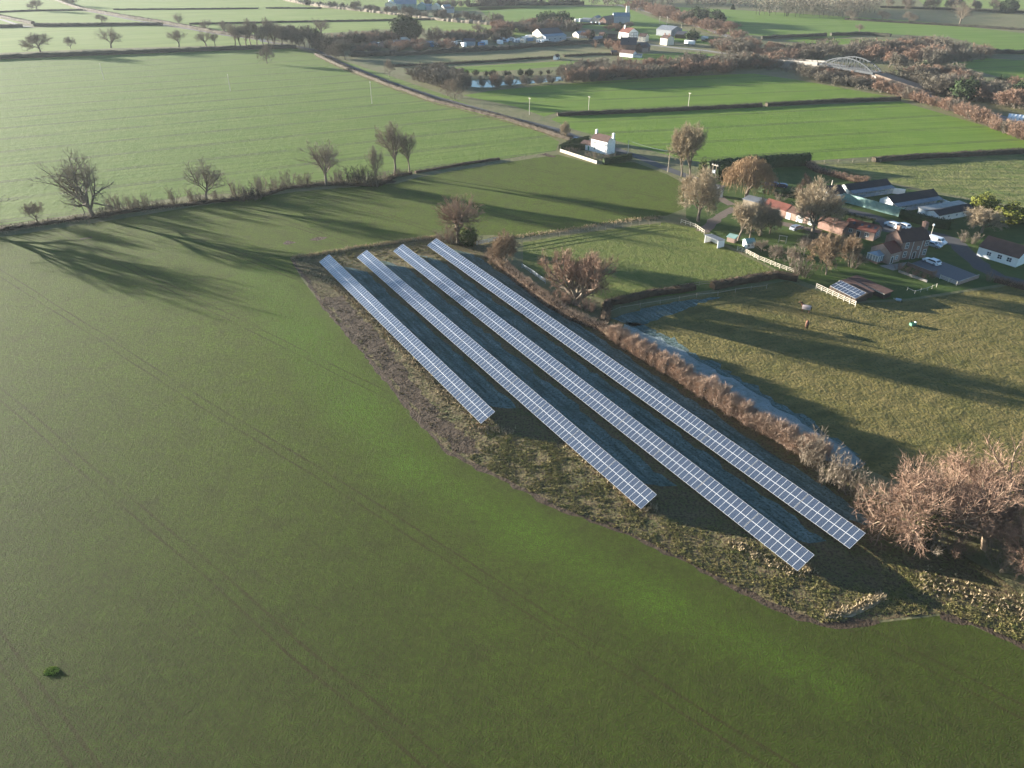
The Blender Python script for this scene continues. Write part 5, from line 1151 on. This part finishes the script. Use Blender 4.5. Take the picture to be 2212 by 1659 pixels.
b=MB(); b.box(-.6,-.35,hh-3.0,.6,.35,hh-2.0); b.build('transformer',M['steelgrey'],t)
for k in (-1.1,0,1.1): b=MB(); b.tube([(k,0,hh-.32),(k,0,hh)],[.07,.06],6); b.build('insulator',M['paint'],t)
p=G('u',1585,330); t=empty('yard_lamp',p,0,'white globe lamp on a post behind the farmhouse chimney','lamp'); hh=HT('u',1585,330,90)
b=MB(); b.tube([(0,0,0),(0,0,hh)],[.08,.06],8); b.build('post',M['palewood'],t)
b=MB(); b.tube([(0,0,hh-.1),(0,0,hh+.05),(0,0,hh+.3),(0,0,hh+.5)],[.1,.3,.3,.12],10); b.build('lamp_globe',M['paint'],t)
def wire(a,b,sag,label):
    mb=MB(); pts=[a.lerp(b,i/12)+Vector((0,0,-sag*4*(i/12)*(1-i/12))) for i in range(13)]; mb.tube([p-a for p in pts],[.025]*13,3)
    tag(mb.build('overhead_wire',M['steelgrey'],loc=a),label,'wire')
a=G('g',1028,445); a.z=HT('g',1028,445,280); b_=G('g',1462,622); b_.z=HT('g',1462,622,395); wire(a,b_,.5,'overhead wire between the cottage pole and the lane pole')

# ------------------------------------------------------------------ cars
def car(p, rz, label, paint, kind='estate', s=1.0):
    t=empty('car' if kind!='van' else 'van',p,rz,label,'car' if kind!='van' else 'van'); t.scale=(s,s,s)
    if kind=='van':
        prof=[(-2.4,.35),(2.35,.35),(2.5,.6),(2.45,1.0),(1.75,1.25),(1.2,1.95),(-2.35,2.0),(-2.45,.7)]; W=.95; win=[(1.15,1.25),(1.62,1.27),(1.16,1.85),(.55,1.85),(.45,1.25)]
    elif kind=='suv':
        prof=[(-2.2,.35),(2.2,.35),(2.3,.7),(2.2,1.0),(1.1,1.12),(.5,1.65),(-1.7,1.68),(-2.2,1.15),(-2.25,.6)]; W=.92; win=[(-1.75,1.12),(.95,1.12),(.45,1.55),(-1.6,1.58)]
    else:
        prof=[(-2.3,.3),(2.25,.3),(2.35,.55),(2.2,.82),(1.1,.95),(.35,1.42),(-1.6,1.46),(-2.25,.98),(-2.35,.6)]; W=.9; win=[(-1.9,.97),(.98,.95),(.32,1.34),(-1.55,1.37)]
    b=MB(); n=len(prof); zs=max(z for x,z in prof); zb=1.0 if kind!='van' else 1.3
    def wy(z): return W*(1-.16*max(0,(z-zb*.95))/(zs-zb*.95+.01))
    vs=[(x,-wy(z),z) for x,z in prof]+[(x,wy(z),z) for x,z in prof]
    b.add(vs,[tuple(range(n)),tuple(range(2*n-1,n-1,-1))]+[(i,i+n,(i+1)%n+n,(i+1)%n) for i in range(n)]); b.build('body',M[paint],t)
    for s_ in (-1,1):
        b=MB(); b.face([(x,s_*(wy(z)+.012),z) for x,z in win]); b.build('side_window',M['glass'],t)
    i0=[i for i,(x,z) in enumerate(prof)]
    j=4; a0,a1=prof[j],prof[j+1]; d=Vector((a1[1]-a0[1],0,-(a1[0]-a0[0]))).normalized()*.012
    def ws(t0,t1,nm):
        A=Vector((a0[0]+(a1[0]-a0[0])*t0,0,a0[1]+(a1[1]-a0[1])*t0))+d; B=Vector((a0[0]+(a1[0]-a0[0])*t1,0,a0[1]+(a1[1]-a0[1])*t1))+d
        b=MB(); b.face([A+Vector((0,-W*.82,0)),A+Vector((0,W*.82,0)),B+Vector((0,W*.74,0)),B+Vector((0,-W*.74,0))]); b.build(nm,M['glass'],t)
    ws(.1,.92,'windscreen')
    if kind!='van':
        a0,a1=prof[6],prof[7]; d=Vector((-(a0[1]-a1[1]),0,(a0[0]-a1[0]))).normalized()*.012; ws(.12,.85,'rear_window')
    for x in (-1.4,1.4):
        for s_ in (-1,1):
            y=s_*(W-.1); b=MB(); b.tube([(x,y-.11,.33),(x,y+.11,.33)],[.33,.33],14); b.tube([(x,y+.11,.33),(x,y-.11,.33)],[.33,.33],14); w_=b.build('wheel',M['black'],t)
            b=MB(); b.tube([(x,y+s_*.08,.33),(x,y+s_*.125,.33)],[.2,.19],10); b.build('rim',M['carsilver'],w_)
    for s_ in (-1,1):
        b=MB(); b.box(2.2,s_*W*.72-.16,.58,2.37,s_*W*.72+.16,.74); b.build('headlight',M['lamp'],t)
        b=MB(); b.box(-2.38,s_*W*.78-.1,.65,-2.22,s_*W*.78+.1,.9); b.build('tail_light',M['rust'],t)
c0=G('u',1500,835); c1=G('u',1690,915); ang=math.atan2(c0.y-c1.y,c0.x-c1.x)
car((c0+c1)/2+Vector((.5,.7,0)),ang,'white estate car parked on the gravel yard by the farmhouse','carwhite','estate')
c0=G('i',560,745); c1=G('i',665,785); ang=math.atan2(c0.y-c1.y,c0.x-c1.x)
car((c0+c1)/2+Vector((.6,.9,0)),ang,'white car parked in the shaded yard behind the farmhouse, left of the pickup','carwhite','suv')
car(P('i',745,765),R(115),'white pickup-like car parked nose to tail right of the white car in the yard','carwhite','suv')
car(P('i',1150,950),R(-55),'white van parked at the right end of the farmhouse','carwhite','van')
car(P('i',1105,985),R(-50),'silver car half hidden behind the farmhouse corner, beside the white van','carsilver','estate')
car(P('h',1200,985),R(35),'silver-blue car parked on the drive in front of the barns','carsilver','estate')
car(P('h',900,460),R(150),'bright blue car parked behind the golden willow, left of the two','carblue','estate')
car(P('h',1010,478),R(150),'dark blue car parked behind the golden willow, right of the two','cardark','estate')
car(P('g',485,285),R(-40),'dark blue car on the lane behind the white cottage hedge','cardark','estate')

# ------------------------------------------------------------------ horses
def skinned(name, joints, edges, mat, parent, root=0):
    me=bpy.data.meshes.new(name); me.from_pydata([j[:3] for j in joints],edges,[]); me.materials.append(mat)
    o=bpy.data.objects.new(name,me); COL.objects.link(o); o.parent=parent
    o.modifiers.new('skin','SKIN'); sv=me.skin_vertices[0].data
    for i,j in enumerate(joints): sv[i].radius=(j[3],j[4] if len(j)>4 else j[3]); sv[i].use_root=(i==root)
    s=o.modifiers.new('sub','SUBSURF'); s.levels=2; s.render_levels=2; return o
M['bay']=surf('chestnut_coat',(.16,.065,.035),(.12,.05,.03),3,.7)
M['rug']=surf('pale_horse_rug',(.42,.34,.32),(.36,.29,.28),3,.9)
M['mane']=surf('dark_mane',(.04,.025,.02),(.03,.02,.015),3,.9)
def horse(p, rz, label, graze, rug):
    t=empty('horse',p,rz,label,'horse'); t.scale=(1.2,1.2,1.2)
    J=[(-.55,0,1.2,.27,.30),(0,0,1.18,.29,.33),(.55,0,1.2,.25,.32)]; E=[(0,1),(1,2)]
    if graze: J+=[(.85,0,1.15,.17,.22),(1.15,0,.75,.11,.16),(1.35,0,.35,.10,.13),(1.42,0,.1,.07,.08)]
    else: J+=[(.80,0,1.45,.15,.24),(1.02,0,1.85,.11,.17),(1.25,.05,1.95,.11,.13),(1.55,.1,1.72,.07,.09)]
    E+=[(2,3),(3,4),(4,5),(5,6)]
    for s in (-1,1):
        n=len(J); J+=[(.55,s*.16,.85,.12),(.58,s*.17,.48,.07),(.55,s*.17,.14,.05),(.6,s*.17,.04,.07)]; E+=[(2,n),(n,n+1),(n+1,n+2),(n+2,n+3)]
        n=len(J); J+=[(-.62,s*.17,.9,.16),(-.5,s*.18,.66,.09),(-.74,s*.18,.44,.065),(-.68,s*.18,.12,.05),(-.62,s*.18,.04,.07)]; E+=[(0,n),(n,n+1),(n+1,n+2),(n+2,n+3),(n+3,n+4)]
    skinned('body',J,E,M['bay'],t,1)
    b=MB(); b.tube([(-.8,0,1.35),(-1.0,0,1.1),(-1.02,0,.6)],[.07,.09,.04],6); b.build('tail',M['mane'],t)
    h0,h1=(Vector(J[3][:3]),Vector(J[4][:3])); b=MB()
    for k in range(6): q=h0.lerp(h1,k/5)+Vector((-.10,0,.16)); b.box(q.x-.07,-.03,q.z-.12,q.x+.05,.03,q.z+.05)
    b.build('mane',M['mane'],t)
    hd=Vector(J[5][:3]); b=MB()
    for s in (-1,1): b.tube([hd+Vector((-.06,s*.07,.08)),hd+Vector((-.05,s*.09,.24))],[.04,.01],5)
    b.build('ears',M['bay'],t)
    if rug:
        b=MB(); rings=[]
        for x in (-.9,-.5,0,.45,.72):
            k=1 if -.8<x<.6 else .86; rings.append([(x,math.sin(a)*.39*k,1.17+math.cos(a)*.40*k-(.28 if abs(a)>2 else 0)) for a in (-2.1,-1.6,-1.1,-.55,0,.55,1.1,1.6,2.1)])
        vs=[q for r_ in rings for q in r_]; b.add(vs,[(i*9+j,i*9+j+9,i*9+j+10,i*9+j+1) for i in range(4) for j in range(8)]); b.build('rug',M['rug'],t,smooth=True)
horse(P('n',1030,248),R(150),'horse in a pale rug standing with its head up in the pasture',False,True)
horse(P('n',1036,335),R(70),'chestnut horse grazing in the pasture below the rugged one',True,False)
t=empty('water_trough',P('n',1610,318),R(20),'small green trough standing alone in the horse pasture','trough'); b=MB(); b.box(-.7,-.35,0,.7,.35,.08); b.box(-.7,-.35,.08,-.62,.35,.6); b.box(.62,-.35,.08,.7,.35,.6); b.box(-.62,-.35,.08,.62,-.28,.6); b.box(-.62,.28,.08,.62,.35,.6); b.build('tub',M['greendoor'],t)
b=MB(); b.box(.5,-.2,.6,.75,.2,.75); b.build('float_box',M['paint'],t)
t=empty('wheelbarrow',P('n',1532,192),R(-30),'pale wheelbarrow left at the shaded edge of the pasture below the lawn','wheelbarrow'); b=MB(); b.add([(-.5,-.3,.3),(.4,-.3,.3),(.4,.3,.3),(-.5,.3,.3),(-.7,-.45,.7),(.6,-.45,.7),(.6,.45,.7),(-.7,.45,.7)],[(0,3,2,1),(0,1,5,4),(1,2,6,5),(2,3,7,6),(3,0,4,7)]); b.build('tray',M['carsilver'],t)
b=MB(); b.tube([(.7,-.05,.2),(.7,.05,.2)],[.2,.2],10); b.build('wheel',M['black'],t); b=MB(); b.bar((.7,0,.2),(-1.2,-.3,.65),.05); b.bar((.7,0,.2),(-1.2,.3,.65),.05); b.build('handles',M['palewood'],t)
t=empty('garden_swing',P('h',1030,1140),R(-25),'pale timber swing frame on the orchard lawn','swing'); 
for k,(a,b_) in enumerate((((-1,-.6,0),(-1,0,1.9)),((-1,.6,0),(-1,0,1.9)),((1,-.6,0),(1,0,1.9)),((1,.6,0),(1,0,1.9)))): b=MB(); b.bar(a,b_,.12); b.build('leg',M['palewood'],t)
b=MB(); b.bar((-1.2,0,1.95),(1.2,0,1.95),.14); b.build('top_beam',M['palewood'],t); b=MB(); b.box(-.6,-.25,.45,.6,.25,.5); b.build('seat',M['wood'],t)
# ------------------------------------------------------------------ arched bridge
Zd=6.0
A0,A1=G('s',930,250,Zd),G('s',1860,398,Zd); B0,B1=G('s',985,290,Zd),G('s',1905,445,Zd)
ax=((A1-A0).normalized()+(B1-B0).normalized()).normalized(); Lb=(A1-A0).length; rzb=math.atan2(ax.y,ax.x)
nb=Vector((-ax.y,ax.x,0)); wid=8.0; t=empty('arched_bridge',Vector((A0.x,A0.y,0)),rzb,'pale grey steel arch bridge carrying the road over the railway','bridge')
for y0,nm in ((0,'far'),(-wid,'near')):
    n=14; ar=MB(); pts=[Vector((Lb*i/n,y0,Zd+.2+5.3*(1-(2*i/n-1)**2))) for i in range(n+1)]
    for a,b_ in zip(pts,pts[1:]): ar.bar(a,b_,.45,.6)
    ar.build('arch',M['bridge'],t); w_=MB()
    for i in range(1,n): w_.bar(pts[i],(pts[i].x+(Lb/n/2 if i%2 else -Lb/n/2),y0,Zd),.2,.2); w_.bar(pts[i],(pts[i].x+(-Lb/n/2 if i%2 else Lb/n/2),y0,Zd),.18,.18)
    w_.build('web_members',M['bridge'],t)
    g_=MB(); g_.box(-1,y0-.25,Zd-1.1,Lb+1,y0+.25,Zd+.1); g_.build('girder',M['bridge'],t)
b=MB(); b.box(-.5,-wid+.26,Zd-.6,Lb+.5,-.26,Zd-.2); b.build('deck',M['concrete'],t)
for x0,x1 in ((-2.5,-.5),(Lb+.5,Lb+2.5)):
    b=MB(); b.box(x0,-wid-.6,-.5,x1,.6,Zd-1.15); b.build('abutment',M['concrete'],t)
b=MB(); b.add([(Lb+2.5,-wid-.5,Zd-1.2),(Lb+2.5,-wid+.2,Zd-1.2),(Lb+11,-wid-3,0),(Lb+11,-wid-3.7,0),(Lb+2.5,-wid-.5,0),(Lb+2.5,-wid+.2,0)],[(0,3,2,1),(0,4,3),(1,2,5)]); b.build('wing_wall',M['cream'],t)
# approach ramp with pale parapets on the left
b=MB(); rl=46; b.add([(-rl,-wid-.3,0),(-rl,.3,0),(-2.5,.3,0),(-2.5,-wid-.3,0),(-rl,-wid-.3,2.5),(-rl,.3,2.5),(-2.5,.3,Zd-.3),(-2.5,-wid-.3,Zd-.3)],[(4,7,6,5),(0,3,7,4),(1,5,6,2),(0,4,5,1),(2,6,7,3)])
o=b.build('approach_ramp',M['concrete'],None,loc=None); o.location=(A0.x,A0.y,0); o.rotation_euler=(0,0,rzb); tag(o,'pale road embankment leading up to the left end of the arched bridge','embankment')
b=MB()
for y0 in (-wid-.3,.05): b.add([(-rl,y0,2.5),(-rl,y0+.25,2.5),(-2.6,y0+.25,Zd-.3),(-2.6,y0,Zd-.3),(-rl,y0,3.7),(-rl,y0+.25,3.7),(-2.6,y0+.25,Zd+.9),(-2.6,y0,Zd+.9)],[(4,5,6,7),(0,4,7,3),(1,2,6,5),(0,1,5,4),(3,7,6,2)])
pp=b.build('parapet',M['concrete'],o)
b=MB(); rr=40; b.add([(Lb+2.5,-wid-.3,0),(Lb+2.5,.3,0),(Lb+rr,.3,0),(Lb+rr,-wid-.3,0),(Lb+2.5,-wid-.3,Zd-.3),(Lb+2.5,.3,Zd-.3),(Lb+rr,.3,1),(Lb+rr,-wid-.3,1)],[(4,7,6,5),(0,3,7,4),(1,5,6,2),(2,6,7,3),(0,4,5,1)])
o=b.build('approach_ramp',M['track'],None); o.location=(A0.x,A0.y,0); o.rotation_euler=(0,0,rzb); tag(o,'earth road embankment at the right end of the arched bridge','embankment')
t=empty('polytunnel',P('d',2080,925),R(-35),'white ribbed polytunnel by the railway at the right edge','polytunnel')
b=MB(); b.add([(x,y,z) for x in (0,1.6,3.2,4.8,6.4) for y,z in ((0,0),(.2,1.3),(1.2,2.2),(2.4,2.5),(3.6,2.2),(4.6,1.3),(4.8,0))],[(i*7+j,i*7+j+7,i*7+j+8,i*7+j+1) for i in range(4) for j in range(6)]+[tuple(range(6,-1,-1)),tuple(range(28,35))]); b.build('cover',M['paint'],t)
for x in (0,1.6,3.2,4.8,6.4): b=MB(); b.tube([(x,y,z) for y,z in ((0,0),(.17,1.33),(1.2,2.27),(2.4,2.57),(3.6,2.27),(4.63,1.33),(4.8,0))],[.09]*7,4); b.build('hoop',M['steelgrey'],t)

# ------------------------------------------------------------------ the hamlet and the industrial yard
S0=P('p',1040,592); S1=P('p',1440,562); e=(S1-S0).normalized(); nb2=Vector((-e.y,e.x,0))
house(S0+nb2*5.2,S1+nb2*5.2,15,5.6,3.4,'cream','slate','big industrial shed with cream gable and dark roof at the yard',name='industrial_shed',cat='shed')
house(S0,S1,5,4.4,1.1,'steelgrey','blueroof','light blue lean-to with rooflights along the front of the industrial shed',name='lean_to',cat='shed',mono=True,wins=[(3,2.0,1.6,1.0,'F'),(8,2,1.6,1,'F'),(13,2,1.6,1,'F')])
house(P('p',1560,480),P('p',1680,500),9,2.6,2.0,'cream','blueroof','small barn with bright blue-grey roof between the industrial shed and the pointed conifer',name='barn',cat='barn',ridge='y')
house(P('p',925,272),P('p',1085,285),6,4.6,1.8,'white','tilebrown','distant white two-storey house in front of the dark evergreens',wins=[(1,3,1,1,'F'),(4.5,3,1,1,'F'),(1,.9,1,1,'F'),(4.5,.9,1,1,'F')],chim=[(6.5,3,.8,.8,7.4)])
house(P('p',1150,292),P('p',1245,296),5,2.8,1.6,'white','greyroof','small white annex right of the distant white house',name='annex',cat='house')
house(P('q',180,228),P('q',310,238),22,3.6,3.0,'brick','slate','orange brick barn with lit gable at the far farm',name='barn',cat='barn',ridge='y',doors=[(2.2,0,1.6,2.6,'F','darkwood')])
house(P('q',35,190),P('q',135,195),12,3.6,1.6,'cream','greyroof','pale barn left of the orange brick barn',name='barn',cat='barn',ridge='y')
house(P('q',460,215),P('q',770,215),14,6,2.6,'steelgrey','blueroof','large blue-grey barn at the far farm',name='barn',cat='barn')
for k,(x,lab) in enumerate(((700,'left silo behind the blue-grey barn'),(735,'right silo behind the blue-grey barn'))):
    t=empty('silo',P('q',x,170),0,lab,'silo'); b=MB(); b.tube([(0,0,0),(0,0,12.5),(0,0,13.3)],[1.0,1.0,.5],12); b.build('tank',M['cream'],t)
for x,y,lab in ((35,232,'leftmost white tank in front of the far brick barn'),(120,232,'middle white tank in front of the far brick barn'),(185,236,'rightmost white tank in front of the far brick barn')):
    t=empty('tank',P('q',x,y),0,lab,'tank'); b=MB(); b.tube([(0,0,0),(0,0,1.9),(0,0,2.3)],[.8,.8,.4],10); b.build('tank_shell',M['paint'],t)
# timber-framed house
t,L=house(P('q',735,525),P('q',930,505),11,4.8,3.2,'white','tilered','half-timbered white house with steep red roof in the hamlet',name='timbered_house',ridge='y',wins=[(1.2,3,1.1,1.1,'F'),(5.5,3,1.1,1.1,'F'),(1.2,.9,1.1,1.1,'F'),(5.5,.9,1.1,1.1,'F')],chim=[(L*0+4.4,9,1,1,9.4)])
b=MB()
for z in (.1,2.5,4.7): b.box(.02,-.05,z,L-.02,0,z+.22)
for k in range(7): x=.1+k*(L-.3)/6; b.box(x-.08,-.06,.33,x+.08,-.01,2.49); b.box(x-.08,-.06,2.73,x+.08,-.01,4.69)
b.build('timber_frame',M['darkwood'],t)
house(P('q',930,562),P('q',1065,572),7,3.8,1.8,'cream','tilebrown','cream cottage with grey-brown roof right of the timbered house',name='cottage',cat='cottage',wins=[(1,2.4,.9,.8,'F'),(4,2.4,.9,.8,'F'),(1,.7,.9,.9,'F'),(4,.7,.9,.9,'F')])
house(P('q',1350,622),P('q',1482,642),7.5,4.8,2.0,'cream','tilebrown','tall cream cottage with pale blue-shaded gable beside the hamlet road',name='cottage',cat='cottage',wins=[(1,3,.9,.9,'F'),(4,3,.9,.9,'F')],chim=[(.8,3.7,.8,.8,7.8),(5.6,3.7,.8,.8,7.8)])
house(P('q',1275,440),P('q',1560,470),16,4.6,2.6,'greyroof','greyroof','wide pale grey barn behind the cream cottage',name='barn',cat='barn')
house(P('q',1640,500),P('q',1830,510),9,3,1.4,'darkwood','slate','low dark outbuilding right of the pale grey barn',name='outbuilding',cat='outbuilding',mono=True)
house(P('q',585,765),P('q',885,770),9,5.0,4.2,'brick','slate','large house with steep dark slate roof in the hamlet',chim=[(.4,4.5,.8,.8,11)],sky=[(5.5,.4)])
house(P('q',570,850),P('q',825,878),5,2.6,1.6,'white','tilepink','low white barn with pinkish roof in front of the slate-roofed house',name='barn',cat='barn')
house(P('q',830,872),P('q',990,880),3,1.6,.5,'white','greyroof','low white shed at the right end of the pinkish-roofed barn',name='shed',cat='shed',mono=True)
house(P('q',415,835),P('q',560,835),5,2.2,.9,'darkwood','slate','low dark shed left of the pinkish-roofed barn',name='shed',cat='shed')
house(P('q',1010,765),P('q',1160,752),8,3.2,2.4,'brick','slate','brick cottage with dark roof right of the slate-roofed house',name='cottage',cat='cottage')
house(P('q',900,745),P('q',1012,770),5,2.8,1.8,'pinkbrick','tilebrown','lit brick gabled wing joined to the dark-roofed cottage',name='cottage_wing',cat='house wing',ridge='y')
house(P('q',330,560),P('q',505,565),7,2.8,2.2,'darkwood','tilebrown','dark maroon-roofed barn at the end of the long dark hedge',name='barn',cat='barn')
house(P('q',170,500),P('q',250,505),6,2.8,1.5,'pinkbrick','tilepink','small brick house behind the pointed conifers',wins=[(1,1,1,1,'F')])
house(P('q',60,560),P('q',230,565),6,2.4,1.0,'steelgrey','greyroof','grey shed at the foot of the pointed conifer',name='shed',cat='shed')
house(P('p',1188,915),P('p',1250,920),5.2,1.9,1.3,'white','tilebrown','little white hut with brown roof standing in the rough meadow',name='hut',cat='hut',ridge='y',wins=[(2.6,.2,1.4,1.3,'Rt')])
house(P('c',2085,430),P('c',2180,430),5,2.2,1.2,'cream','tilebrown','small cream hut between the hamlet road and the railway',name='hut',cat='hut')
for (x0,y0),(x1,y1),h,col,lab in (((1815,625),(1990,645),3.0,'paint','long white lorry trailer right of the cream cottage'),((2140,548),(2230,562),3.0,'paint','white lorry trailer at the right end of the hamlet')):
    a,b_=P('q',x0,y0),P('q',x1,y1); rz,L=local(a,b_); t=empty('lorry_trailer',a,rz,lab,'trailer'); b=MB(); b.box(0,0,.9,L,2.5,.9+h-.6); b.build('box_body',M[col],t)
    for x in (.8,2.0,L-1.2): b=MB(); b.tube([(x,-.02,.45),(x,2.5,.45)],[.45,.45],10); b.build('wheel',M['black'],t)
# distant grain store
house(P('r',320,200),P('r',480,205),7,6.5,2.2,'cream','cream','cream grain store end with curved top at the distant works',name='grain_store',cat='grain store',ridge='y')
t=empty('silo_tower',P('r',420,150),0,'tall white silo tower rising over the distant grain store','silo'); b=MB(); b.tube([(0,0,0),(0,0,16),(0,0,17)],[1.6,1.6,.8],16); b.build('tower_shell',M['paint'],t)
house(P('r',500,190),P('r',930,185),22,5.5,4.0,'greensheet','blueroof','wide blue-green warehouse of the distant works',name='warehouse',cat='warehouse')
house(P('r',935,190),P('r',1100,190),12,4.5,2.4,'greensheet','blueroof','smaller blue-green shed right of the distant warehouse',name='warehouse',cat='warehouse',ridge='y')
house(P('r',1110,190),P('r',1215,190),9,4,1.6,'steelgrey','blueroof','low grey shed in the middle of the distant works',name='shed',cat='shed')
house(P('r',1218,188),P('r',1345,190),9,3.6,2.6,'cream','cream','round-topped cream shed at the distant works',name='shed',cat='shed',ridge='y')
house(P('r',1385,205),P('r',1460,215),10,3,3.0,'cream','blueroof','small cream gabled shed at the distant works',name='shed',cat='shed',ridge='y')
house(P('r',1470,250),P('r',1640,250),12,4.4,1.2,'steelgrey','slate','dark shed at the right end of the distant works',name='shed',cat='shed')
# industrial yard: sheds, containers, caravans
house(P('r',520,900),P('r',760,895),10,2.8,1.4,'darkwood','slate','long dark workshop in the industrial yard',name='workshop',cat='workshop')
house(P('r',-20,925),P('r',90,930),8,2.6,1.4,'brick','slate','brick workshop at the left end of the industrial yard',name='workshop',cat='workshop',ridge='y')
house(P('r',190,915),P('r',310,925),8,2.6,1.4,'pinkbrick','slate','second brick workshop in the industrial yard',name='workshop',cat='workshop',ridge='y')
house(P('r',1060,905),P('r',1250,905),7,2.6,1.0,'blue','blueroof','blue workshop in the middle of the industrial yard',name='workshop',cat='workshop')
house(P('r',1830,880),P('r',2050,880),9,3,1.5,'steelgrey','slate','grey workshop at the right of the industrial yard',name='workshop',cat='workshop')
house(P('r',2070,800),P('r',2212,800),9,3,1.5,'greensheet','greyroof','green-grey workshop at the right of the industrial yard',name='workshop',cat='workshop')
def container(p,rz,L,h,col,lab,name='container',cat='container',group=None,caravan=False):
    t=empty(name,p,rz,lab,cat,group); b=MB()
    if caravan:
        b.add([(0,0,.4),(L,0,.4),(L,2.1,.4),(0,2.1,.4),(-.15,0,1.4),(L+.15,0,1.4),(L+.15,2.1,1.4),(-.15,2.1,1.4),(.3,0,h),(L-.3,0,h),(L-.3,2.1,h),(.3,2.1,h)],[(0,3,2,1),(0,1,5,4),(1,2,6,5),(2,3,7,6),(3,0,4,7),(4,5,9,8),(5,6,10,9),(6,7,11,10),(7,4,8,11),(8,9,10,11)]); b.build('shell',M[col],t)
        b=MB(); b.box(.8,-.03,1.3,L-.8,0,1.9); b.build('window',M['glass'],t); b=MB(); b.tube([(L/2,-.01,.33),(L/2,2.1,.33)],[.33,.33],10); b.build('wheel',M['black'],t)
    else:
        b.box(0,0,0,L,2.4,h); b.build('box_body',M[col],t); b=MB(); b.box(-.05,.1,.1,0,2.3,h-.1); b.build('doors',M['steelgrey'],t)
    return t
rr_=random.Random(55); K=0
tones={'paint':'white','carsilver':'silver','blue':'blue','cream':'cream','rust':'red','greensheet':'green'}
spots=[(60,560,'blue'),(100,600,'paint'),(150,545,'paint'),(180,520,'paint'),(210,580,'carsilver'),(270,530,'carsilver'),(330,560,'paint'),(400,575,'carsilver'),(455,585,'paint'),(500,560,'cream'),(550,590,'cream'),(600,545,'paint'),(640,520,'paint'),(680,515,'paint'),(700,560,'blue'),(730,510,'paint'),(860,590,'paint'),(905,600,'paint'),(1000,605,'paint'),(60,500,'greensheet')]
for i,(x,y,c) in enumerate(spots):
    car_=i%2==0 and c in('paint','cream','carsilver')
    wh=['far left','left','middle','right','far right'][min(4,int(x/200))]; dep='rear' if y<530 else ('middle' if y<570 else 'front')
    container(P('p',x,y),R(rr_.choice((25,30,-60,-50))),rr_.uniform(4.5,6.5),rr_.uniform(2.3,2.7),c,f'{tones[c]} {"caravan" if car_ else "container"} in the {dep} of the industrial yard, {wh}','caravan' if car_ else 'container','caravan' if car_ else 'container','caravans and containers in the industrial yard',car_)
for x,y,c,lab in ((445,780,'paint','white container left of the big dark conifer block'),(625,785,'paint','long white container below the big dark conifer block'),(1065,900,'blue','blue container in front of the blue workshop'),(1870,870,'carsilver','silver tanker-like container at the right of the yard'),(1470,860,'cream','cream container among the yard bushes'),(870,925,'cream','cream container behind the dark hedge, middle of the yard')):
    container(P('r',x,y),R(25),8 if x==625 else 5,2.5,c,lab)
for i,(x,y,c) in enumerate(((130,900,'paint'),(360,885,'cream'),(480,850,'paint'),(600,850,'carsilver'),(770,870,'paint'),(950,890,'paint'),(1300,900,'paint'),(1390,870,'carsilver'),(1600,880,'paint'),(1700,850,'cream'),(1780,890,'paint'),(2120,890,'blue'),(2180,860,'paint'))):
    container(P('r',x,y),R(rr_.choice((20,30,-60))),rr_.uniform(4,6),rr_.uniform(2.3,2.8),c,f"{tones[c]} {('caravan' if i%2 else 'van body')} {'left' if x<700 else ('right' if x>1500 else 'middle')} among the yard workshops, {('nearest the hedge','behind the first line','by the bushes')[i%3]}",'caravan' if i%2 else 'container','caravan' if i%2 else 'container','vehicles among the yard workshops',bool(i%2))
for x,y,lab in ((1620,190,'left white cabin on the far farm track'),(1710,185,'right white cabin on the far farm track')): container(P('p',x,y),R(30),4,2.6,'paint',lab,'cabin','cabin')
house(P('p',1740,185),P('p',1900,195),7,2.4,1.0,'steelgrey','greyroof','low grey shed right of the white cabins',name='shed',cat='shed')
# ------------------------------------------------------------------ haze
mb=MB(); mb.box(-S-5,-S-5,-1.0,S+5,S+5,H+14)
m=bpy.data.materials.new('haze'); m.use_nodes=True; t=m.node_tree
t.nodes.remove(t.nodes['Principled BSDF']); v=t.nodes.new('ShaderNodeVolumePrincipled')
v.inputs['Color'].default_value=(.88,.94,1,1); v.inputs['Density'].default_value=HAZE; v.inputs['Anisotropy'].default_value=.15
t.links.new(v.outputs[0],t.nodes['Material Output'].inputs['Volume'])
tag(mb.build('haze',m),kind='stuff')
